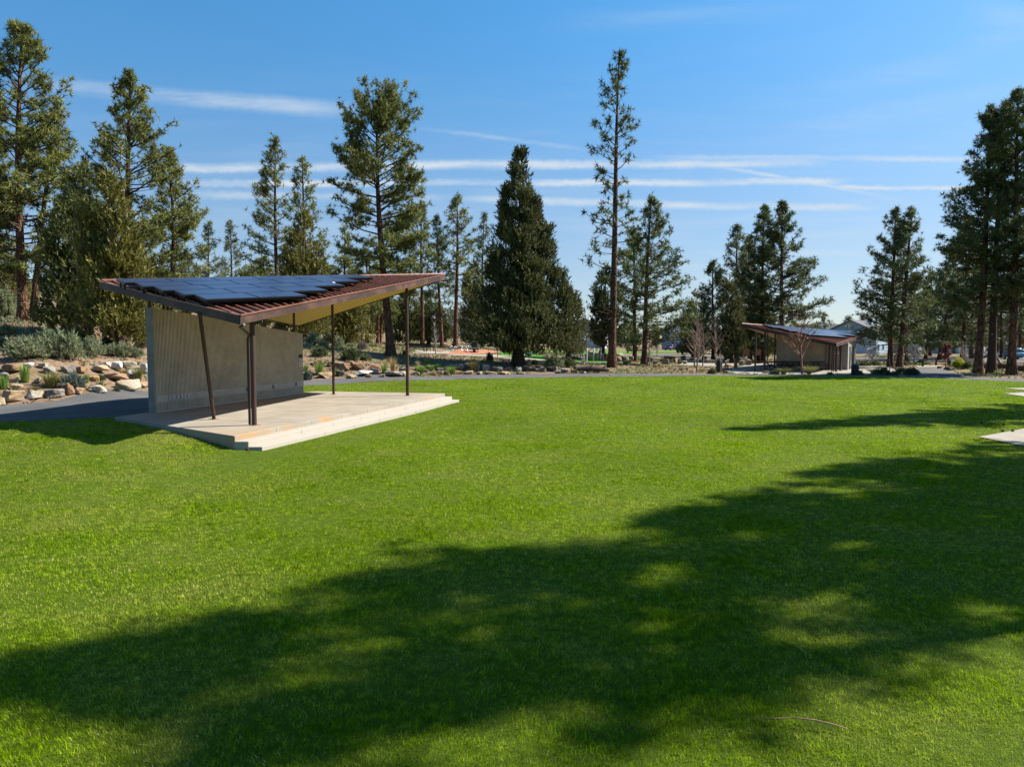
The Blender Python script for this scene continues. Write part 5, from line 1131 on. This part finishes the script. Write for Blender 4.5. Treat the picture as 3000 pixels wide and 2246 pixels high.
# slide tube, small toys, side frames
a = Vector(on_ground(1545, 1043)); a.z = ht(a.x, a.y)+.25; b = a+Vector((-2.2, 1.2, 1.15))
sl = thing('play_slide', (a.x, a.y, a.z-.25), 'teal slide running down the green mound to the big juniper', 'slide')
MB().tube([b, (a+b)/2+Vector((0, 0, -.08)), a, a+Vector((.5, -.1, -.05))], [.22]*4, 10, sq=.6).build('chute', M_TEAL, sl)
MB().tube([b+Vector((0, 0, -1.0)), b+Vector((0, 0, .7))], .05, 6).build('post', M_CHR, sl)
MB().box(b+Vector((-.4, .2, -.05)), (.8, .6, .06)).tube([b+Vector((-.7, .2, -1.0)), b+Vector((-.7, .2, .7))], .05, 6).build('platform_step', M_CHR, sl)
M_PINK = plain('pale_pink', (.6, .45, .42)); M_LIME = plain('lime', (.45, .62, .03)); M_DRED = MATS['dark_red']
def toy(px, py, r, m, label, two=None):
    p = on_ground(px, py); s = p[1]/FOC; z = ht(p[0], p[1]); R_ = r*s; o = thing('spring_toy', (p[0], p[1], z), label, 'spring toy', 'small spring toys')
    MB().tube([(p[0], p[1], z), (p[0], p[1], z+R_*.5)], R_*.35, 6).build('spring', M_BLK, o)
    MB().lathe((p[0], p[1], z+R_*1.2), [(.01, -R_*.8), (R_*.8, -R_*.4), (R_, 0), (R_*.6, R_*.7), (.01, R_*.85)], 10).tube([(p[0]-R_*.9, p[1], z+R_*1.5), (p[0], p[1]-R_*.2, z+R_*2.0), (p[0]+R_*.9, p[1], z+R_*1.5)], R_*.18, 5).build('seat', m, o)
toy(1534.5, 1043, 3.2, M_PINK, 'pale pink spring toy just right of the big juniper trunk')
toy(1540, 1045.5, 2.8, M_LIME, 'lime yellow spring toy right of the big juniper trunk')
toy(1548, 1044.5, 5.0, M_DRED, 'dark red spring toy right of the lime yellow one')
for i, (x, y) in enumerate([(1431,1028),(1449,1028)]):
    p = Vector(on_ground(x, y)); p.z = ht(p.x, p.y); o = thing('balance_stand', p, 'grey and dark play frame post, %s one behind the orange surface' % ('left' if i == 0 else 'right'), 'play frame', 'play frames')
    MB().tube([p, p+Vector((-.1, 0, .7)), p+Vector((.1, 0, 1.0))], .08, 6).build('post', M_CHR, o); MB().box(p+Vector((.15, 0, .55)), (.3, .2, .12)).build('seat', M_TEAL, o)

# ------------------------------------------------------------------ houses and cars
M_ROOFG = plain('grey_shingle', (.16, .155, .16), .9, .1, var=.2, sc=4); M_ROOFL = plain('light_shingle', (.42, .42, .45), .9, .1)
M_HBLUE = plain('pale_blue_siding', (.36, .48, .56), .8, .2, var=.08); M_HGREY = plain('grey_blue_siding', (.33, .38, .43), .8, .2, var=.08)
M_HWHITE = plain('white_siding', (.62, .63, .65), .8, .2, var=.06); M_TRIM = plain('white_trim', (.75, .75, .76), .7, .2, var=.05)
M_GLASS = plain('window_glass', (.05, .07, .09), .12, .6, var=.2); M_HTAN = plain('tan_siding', (.42, .34, .24), .8, .2, var=.1)
def house(px, Y, w, d, h, rh, rz, mw, mr, label, garage=False, wins=3):
    x = (px-1500)/FOC*Y; z = ht(x, Y); root = thing('house', (x, Y, z), label, 'house', 'houses across the street', rz=rz)
    def loc(mb, nm, m, par=root):
        o = mb.build(nm, m); o.parent = par; return o
    wl = MB(); p = [(-w/2, -d/2), (w/2, -d/2), (w/2, d/2), (-w/2, d/2)]
    wl.prism(p, -1, h)
    for yy in (-d/2+.01, d/2-.01): wl.add([(-w/2, yy, h), (w/2, yy, h), (0, yy, h+rh)], [(0, 1, 2) if yy < 0 else (2, 1, 0)])
    wo_ = loc(wl, 'wall', mw)
    r = MB(); o = .5; k = rh/(w/2)
    for sgn in (-1, 1):
        a = [(sgn*(w/2+o), -d/2-o, h-k*o+.05), (0, -d/2-o, h+rh+.05), (0, d/2+o, h+rh+.05), (sgn*(w/2+o), d/2+o, h-k*o+.05)]
        b = [(q[0], q[1], q[2]+.2) for q in a]; r.add(a+b, [(0,1,2,3),(7,6,5,4),(0,4,5,1),(1,5,6,2),(2,6,7,3),(3,7,4,0)])
    ro = loc(r, 'roof', mr)
    loc(MB().box((w*.22, d*.1, h+rh*.8), (.7, .7, rh*.9)), 'chimney', mw, ro)
    for fl in range(2 if h > 4.2 else 1):
        for i in range(wins):
            xx = -w*.34+w*.68*i/max(1, wins-1)
            if garage and fl == 0 and i == wins-1: continue
            fz = 1.5+fl*2.8; f = loc(MB().box((xx, -d/2-.03, fz), (1.5, .08, 1.5)), 'window', M_TRIM)
            loc(MB().box((xx-.34, -d/2-.08, fz), (.58, .03, 1.3)).box((xx+.34, -d/2-.08, fz), (.58, .03, 1.3)), 'pane', M_GLASS, f)
            f = loc(MB().box((w/2+.03, -d*.34+d*.68*i/max(1, wins-1), fz), (.08, 1.2, 1.4)), 'window', M_TRIM)
            loc(MB().box((w/2+.08, -d*.34+d*.68*i/max(1, wins-1), fz), (.03, 1.0, 1.2)), 'pane', M_GLASS, f)
    if garage: loc(MB().box((w*.27, -d/2-.03, 1.1), (w*.34, .08, 2.2)), 'garage_door', M_TRIM)
    loc(MB().box((0, -d/2-.03, 1.05), (1.0, .08, 2.1)), 'door', M_DOOR)
house(1996, 215, 8, 10, 5.6, 2.4, .25, M_HGREY, M_ROOFL, 'grey blue two storey gabled house behind the parked purple car', wins=3)
house(2425, 175, 9, 12, 4.4, 2.3, 1.1, M_HGREY, M_ROOFG, 'house with dark grey roof peeping over the left part of the far pavilion', True)
house(2510, 165, 11, 10, 4.8, 2.6, -.75, M_HBLUE, M_ROOFG, 'pale blue house with grey gabled roof behind the right end of the far pavilion', True)
house(1722, 190, 9, 10, 5.0, 2.6, -.3, M_HWHITE, M_ROOFL, 'white house glimpsed between the big juniper and the tallest middle pine')
house(2745, 170, 12, 10, 3.4, 2.4, .15, M_HGREY, M_ROOFG, 'grey blue house behind the red budding tree', True)
house(2650, 185, 10, 10, 4.6, 2.4, .5, M_HTAN, M_ROOFG, 'tan house behind the white blossoming trees')
house(2950, 180, 11, 10, 4.6, 2.4, -.3, M_HTAN, M_ROOFG, 'tan house behind the right edge pines')
house(1310, 190, 8, 9, 4.2, 2.2, .4, M_HWHITE, M_ROOFL, 'white house far behind the playground pines')
house(2180, 200, 10, 10, 4.0, 2.2, .2, M_HWHITE, M_ROOFG, 'white house far behind the leafless tree cluster', True)
def car(px, Y, rz, m, label, sc=1.0):
    x = (px-1500)/FOC*Y; z = ht(x, Y)+.03; root = thing('parked_car', (x, Y, z), label, 'car', 'parked cars', rz=rz)
    def loc(mb, nm, mm, par=root, bevel=0.0):
        o = mb.build(nm, mm, bevel=bevel); o.parent = par; return o
    def sec(xs, prof):   # profile swept across the width
        mb = MB(); n = len(prof); rows = []
        for i, (y, ins) in enumerate(xs): rows += [(a[0]*(1-ins*.04), y, a[1]-ins*.03) for a in prof]
        fs = [(i*n+k, i*n+(k+1) % n, (i+1)*n+(k+1) % n, (i+1)*n+k) for i in range(len(xs)-1) for k in range(n)]
        mb.add(rows, fs+[tuple(range(n-1, -1, -1)), tuple(range((len(xs)-1)*n, len(xs)*n))], True); return mb
    body = [(-2.15,.35),(-2.2,.6),(-2.1,.92),(-1.3,1.0),(1.6,1.02),(2.05,.95),(2.15,.65),(2.1,.35)]
    cab = [(-1.35,.98),(-.65,1.48),(.4,1.56),(1.45,1.5),(1.95,1.0)]
    b = loc(sec([(-.88,1),(-.8,0),(.8,0),(.88,1)], body), 'body', m)
    loc(sec([(-.76,1),(-.66,0),(.66,0),(.76,1)], cab), 'windows', M_GLASS, b)
    loc(sec([(-.62,1),(-.55,0),(.55,0),(.62,1)], [(-.62,1.485),(.4,1.58),(1.42,1.52),(1.4,1.50),(.4,1.555),(-.6,1.46)]), 'roof', m, b)
    for wx in (-1.4, 1.35):
        for sy in (-1, 1):
            w = loc(MB().tube([(wx, sy*.74, .33), (wx, sy*.92, .33)], .33, 16), 'wheel', M_BLK)
            loc(MB().tube([(wx, sy*.90, .33), (wx, sy*.935, .33)], .2, 12), 'rim', M_CHR, w)
    for sy in (-.6, .6):
        loc(MB().box((-2.17, sy, .75), (.08, .35, .14)), 'headlight', M_TRIM); loc(MB().box((2.1, sy, .8), (.08, .25, .16)), 'taillight', plain('red_lens', (.4, .02, .02)))
car(1965, 186, .9, plain('purple_paint', (.10, .03, .10), .25, .5), 'dark purple parked car in front of the grey blue house')
car(2975, 101, 1.35, plain('blue_paint', (.16, .34, .50), .2, .6), 'pale blue parked car behind the rightmost pine trunk')
car(2884, 112, 1.5, plain('white_paint', (.66, .67, .70), .25, .5), 'white parked car glimpsed between the right edge pine trunks')
# shed
pA = at_y(2850, 1055, 122); pB = at_y(2896, 1055, 122); zs = ht(pA[0], 122)
sh = thing('shed', ((pA[0]+pB[0])/2, 122, zs), 'small tan yellow shed with flat rusty roof between the right edge trunks', 'shed')
MB().box(((pA[0]+pB[0])/2, 122.8, zs+1.05), (pB[0]-pA[0]-.4, 1.6, 2.1)).build('wall', plain('ochre_wall', (.42, .27, .10), .8), sh)
MB().box(((pA[0]+pB[0])/2, 122.8, zs+2.2), (pB[0]-pA[0], 2.2, .18)).build('roof', M_RUST, sh)
for i in range(5): MB().box((pA[0]+.3+i*(pB[0]-pA[0]-.6)/4, 121.75, zs+2.05), (.12, .2, .14)).build('rafter_end', M_TRIM, sh)
# root snag at the right edge
c = Vector(on_ground(2965, 1094)); c.z = ht(c.x, c.y)
sn = thing('dead_snag', c, 'bleached fallen tree with upturned dark roots at the right edge', 'dead tree')
R_ = random.Random(4)
MB().tube([c+Vector((-1.0,.2,.75)), c+Vector((0,.3,.6)), c+Vector((1.2,.4,.45)), c+Vector((2.8,.5,.3))], [.22,.3,.28,.2], 9).build('trunk', M_BARKD, sn)
rt = MB()
for i in range(15):
    a = R_.uniform(-1.2, 1.6); s0 = c+Vector((R_.uniform(-1.1, 2.2), .2, .6)); e = s0+Vector((R_.uniform(-.9, .6), R_.uniform(-.7, .5), R_.uniform(-.7, .5)))
    rt.tube([s0, (s0+e)/2+Vector((0, 0, R_.uniform(-.1, .2))), e], [.07, .05, .015], 5)
rt.tube([c+Vector((-.9,.2,.8)), c+Vector((-1.15,.2,1.25)), c+Vector((-1.35,.15,1.6)), c+Vector((-1.65,.1,1.9))], [.13,.09,.06,.02], 6)
rt.build('roots', M_TWIG, sn)

# ------------------------------------------------------------------ small things on the lawn
def twig(pts, r, m, name, label, cat):
    q = [Vector((*at_z(x, y, h)[:2], h)) for x, y, h in pts]; o = MB().tube(q, r, 5).build(name, m, loc=q[0]); tag(o, label, cat)
twig([(2216,2102,.055),(2270,2103,.06),(2322,2100,.07),(2390,2108,.075),(2440,2120,.06),(2484,2134,.05)], [.002,.004,.005,.006,.006,.004], plain('twig_brown', (.42, .24, .13), .7, .2, var=.5, sc=6), 'fallen_twig', 'long thin curved fallen twig lying on the grass at the lower right', 'twig')
M_CONE = plain('cone_brown', (.10, .06, .04), .8, .2)
def cone(px, py, label):
    p = at_z(px, py, .06); mb = MB(); c = Vector((p[0], p[1], max(ht(p[0], p[1]), 0)+.055))
    mb.lathe(tuple(c), [(.004, -.05), (.03, -.035), (.044, 0), (.034, .035), (.006, .06)], 9)
    for i in range(40):
        a = i*2.4; t = i/40; r_ = .045*math.sin(math.pi*(.15+.8*t)); q = c+Vector((math.cos(a)*r_, math.sin(a)*r_, -.045+.1*t)); mb.add([q, q+Vector((math.cos(a+.5)*.02, math.sin(a+.5)*.02, .012)), q+Vector((math.cos(a-.5)*.02, math.sin(a-.5)*.02, .012))], [(0, 1, 2)])
    o = mb.build('pine_cone', M_CONE, loc=c); o.rotation_euler = (1.3, .4, px); o.scale = (.95, .95, .95); tag(o, label, 'pine cone', 'pine cones on the lawn')
for i, (x, y, lab) in enumerate([(2876,1238,'dark pine cone in the shade edge left of the pale ball shaped cone'),(2940,1243,'greyish pine cone in the shade edge near the right paving'),(2966,1261,'pine cone at the far edge of the right paving'),(2938,1261,'pine cone touching the corner of the right paving'),(1786,1106,'pine cone at the lawn edge below the tallest middle pine'),(1216,1207,'pine cone lying by the lowest stage step'),(726,1319,'small pine cone on the grass at the near stage corner')]):
    cone(x, y, lab)

# ------------------------------------------------------------------ grass of the lawn
rng = np.random.default_rng(77)
stage_poly = [(v.x, v.y) for v in (back0, A, off(B, ab, .76), off(C_, dc, .76), D_, back1)]
def lawn_band(y0, y1, per, hgt, wid, k):
    xa = .78*y1+2; n = int((y1-y0)*2*xa*per)
    X = rng.uniform(-xa, xa, n); Y = rng.uniform(y0, y1, n)
    ok = (np.abs(X) < .76*Y+1.6)&in_poly(X, Y, lawn_poly)&~in_poly(X, Y, stage_poly)
    for q_ in pads: ok &= ~in_poly(X, Y, q_)
    X, Y = X[ok], Y[ok]; m_ = len(X); Z = hts(X, Y)-.004
    # patchy growth: taller dark tufts and thin pale spots
    cl = .5+.25*(np.sin(X*1.7+Y*.9)+np.sin(X*.6-Y*2.1+1))*np.sin(Y*1.3+X*.4)+.25*np.sin(X*5.1+2)*np.sin(Y*4.3+X*2.2)
    s = (.65+.5*cl)*rng.uniform(.6, 1.25, m_)
    lean = np.stack([np.sin(X*.8+Y*.3)*.35+rng.normal(0, .32, m_), np.cos(Y*.7)*.2+rng.normal(0, .25, m_), np.ones(m_)], 1)
    V = blades(rng, np.stack([X, Y, Z], 1), lean, s, k, hgt, wid, .33, .0)
    # spread the blades of one clump over the ground
    V = V.reshape(m_, k, 3, 3); j = rng.normal(0, .05+hgt*.3, (m_, k, 1, 2)); V[..., :2] += j
    ti = np.repeat(np.clip(rng.normal(.5, .26, m_)+(.5-cl)*.32, 0, 1)[:, None]+rng.normal(0, .12, (m_, k)), 3, axis=1)
    return V.reshape(-1, 3), np.clip(ti.ravel(), 0, 1)
def m_blade(n):
    a = n.n('ShaderNodeAttribute'); a.attribute_name = 'tint'
    c = n.mix(a.outputs['Fac'], (.090, .185, .001), (.43, .61, .004))
    pat = n.noise(n.pos, .42, 4, .6); pat2 = n.noise(n.scale(n.pos, (1.0, 1.0, 1)), 2.4, 4, .65)
    sp = n.n('ShaderNodeSeparateXYZ'); n.set(sp.inputs[0], n.pos)
    c = n.mix(n.m('MULTIPLY', n.ss(pat, .46, .70), .65), c, (.52, .47, .11))
    c = n.mix(n.m('MULTIPLY', n.ss(pat2, .56, .72), .5), c, (.06, .17, .002))
    c = n.mix(n.ss(a.outputs['Fac'], .86, .93), c, (.62, .58, .18))
    vn = n.noise(n.pos, 8, 4, .75); c = n.mix(1.0, c, n.mix(n.ss(vn, .36, .64), (.34, .38, .34), (1.55, 1.5, 1.5)), 'MULTIPLY')
    vp = n.noise(n.pos, 3.1, 3, .7); c = n.mix(n.m('MULTIPLY', n.ss(vp, .60, .74), .4), c, (.50, .54, .14))
    dry = n.m('MULTIPLY', n.ss(sp.outputs[0], 10, 22), n.ss(sp.outputs[1], 30, 22)); c = n.mix(n.m('MULTIPLY', dry, .5), c, (.30, .24, .08))
    dl = n.m('MULTIPLY', n.ss(sp.outputs[0], -3, -10), n.ss(n.noise(n.pos, .8, 4, .6), .40, .62)); c = n.mix(n.m('MULTIPLY', dl, .55), c, (.48, .42, .12))
    n.set(n.b.inputs['Base Color'], c); n.b.inputs['Roughness'].default_value = .6; n.b.inputs['Specular IOR Level'].default_value = .05
    tr = n.n('ShaderNodeBsdfTranslucent'); n.set(tr.inputs[0], n.mix(.35, c, (.44, .70, .004)))
    mx = n.n('ShaderNodeMixShader'); mx.inputs[0].default_value = .42
    n.t.links.new(n.b.outputs[0], mx.inputs[1]); n.t.links.new(tr.outputs[0], mx.inputs[2]); n.t.links.new(mx.outputs[0], n.out.inputs[0])
M_BLADE = mat('grass_blade', m_blade, .45, .3)
Vs, Ts = [], []
for band in ((3.6, 8, 720, .048, .0062, 8), (8, 13, 380, .050, .009, 8), (13, 22, 190, .050, .012, 8), (22, 38, 80, .05, .018, 8), (38, 62, 30, .05, .030, 8)):
    v_, t_ = lawn_band(*band); Vs.append(v_); Ts.append(t_)
V = np.concatenate(Vs); print('grass triangles', len(V)//3)
o = npmesh('lawn_grass', V, 3, M_BLADE, attrs={'tint': np.concatenate(Ts)}); tag(o, 'mown green grass covering the lawn', 'grass', kind='stuff')

# real world albedos: the picture is exposed for the shade, so every paint is pulled down together
for m_ in bpy.data.materials:
    if not m_.use_nodes or m_.name == 'pine_soffit': continue
    t_ = m_.node_tree
    for nd in list(t_.nodes):
        if nd.type not in ('BSDF_PRINCIPLED', 'BSDF_TRANSLUCENT'): continue
        sk = nd.inputs[0]
        if sk.is_linked:
            src = sk.links[0].from_socket; mx = t_.nodes.new('ShaderNodeMix'); mx.data_type = 'RGBA'; mx.blend_type = 'MULTIPLY'
            mx.inputs[0].default_value = 1.0; mx.inputs[7].default_value = (.71, .71, .71, 1); t_.links.new(src, mx.inputs[6]); t_.links.new(mx.outputs[2], sk)
        else: c_ = sk.default_value; sk.default_value = (c_[0]*.71, c_[1]*.71, c_[2]*.71, 1)
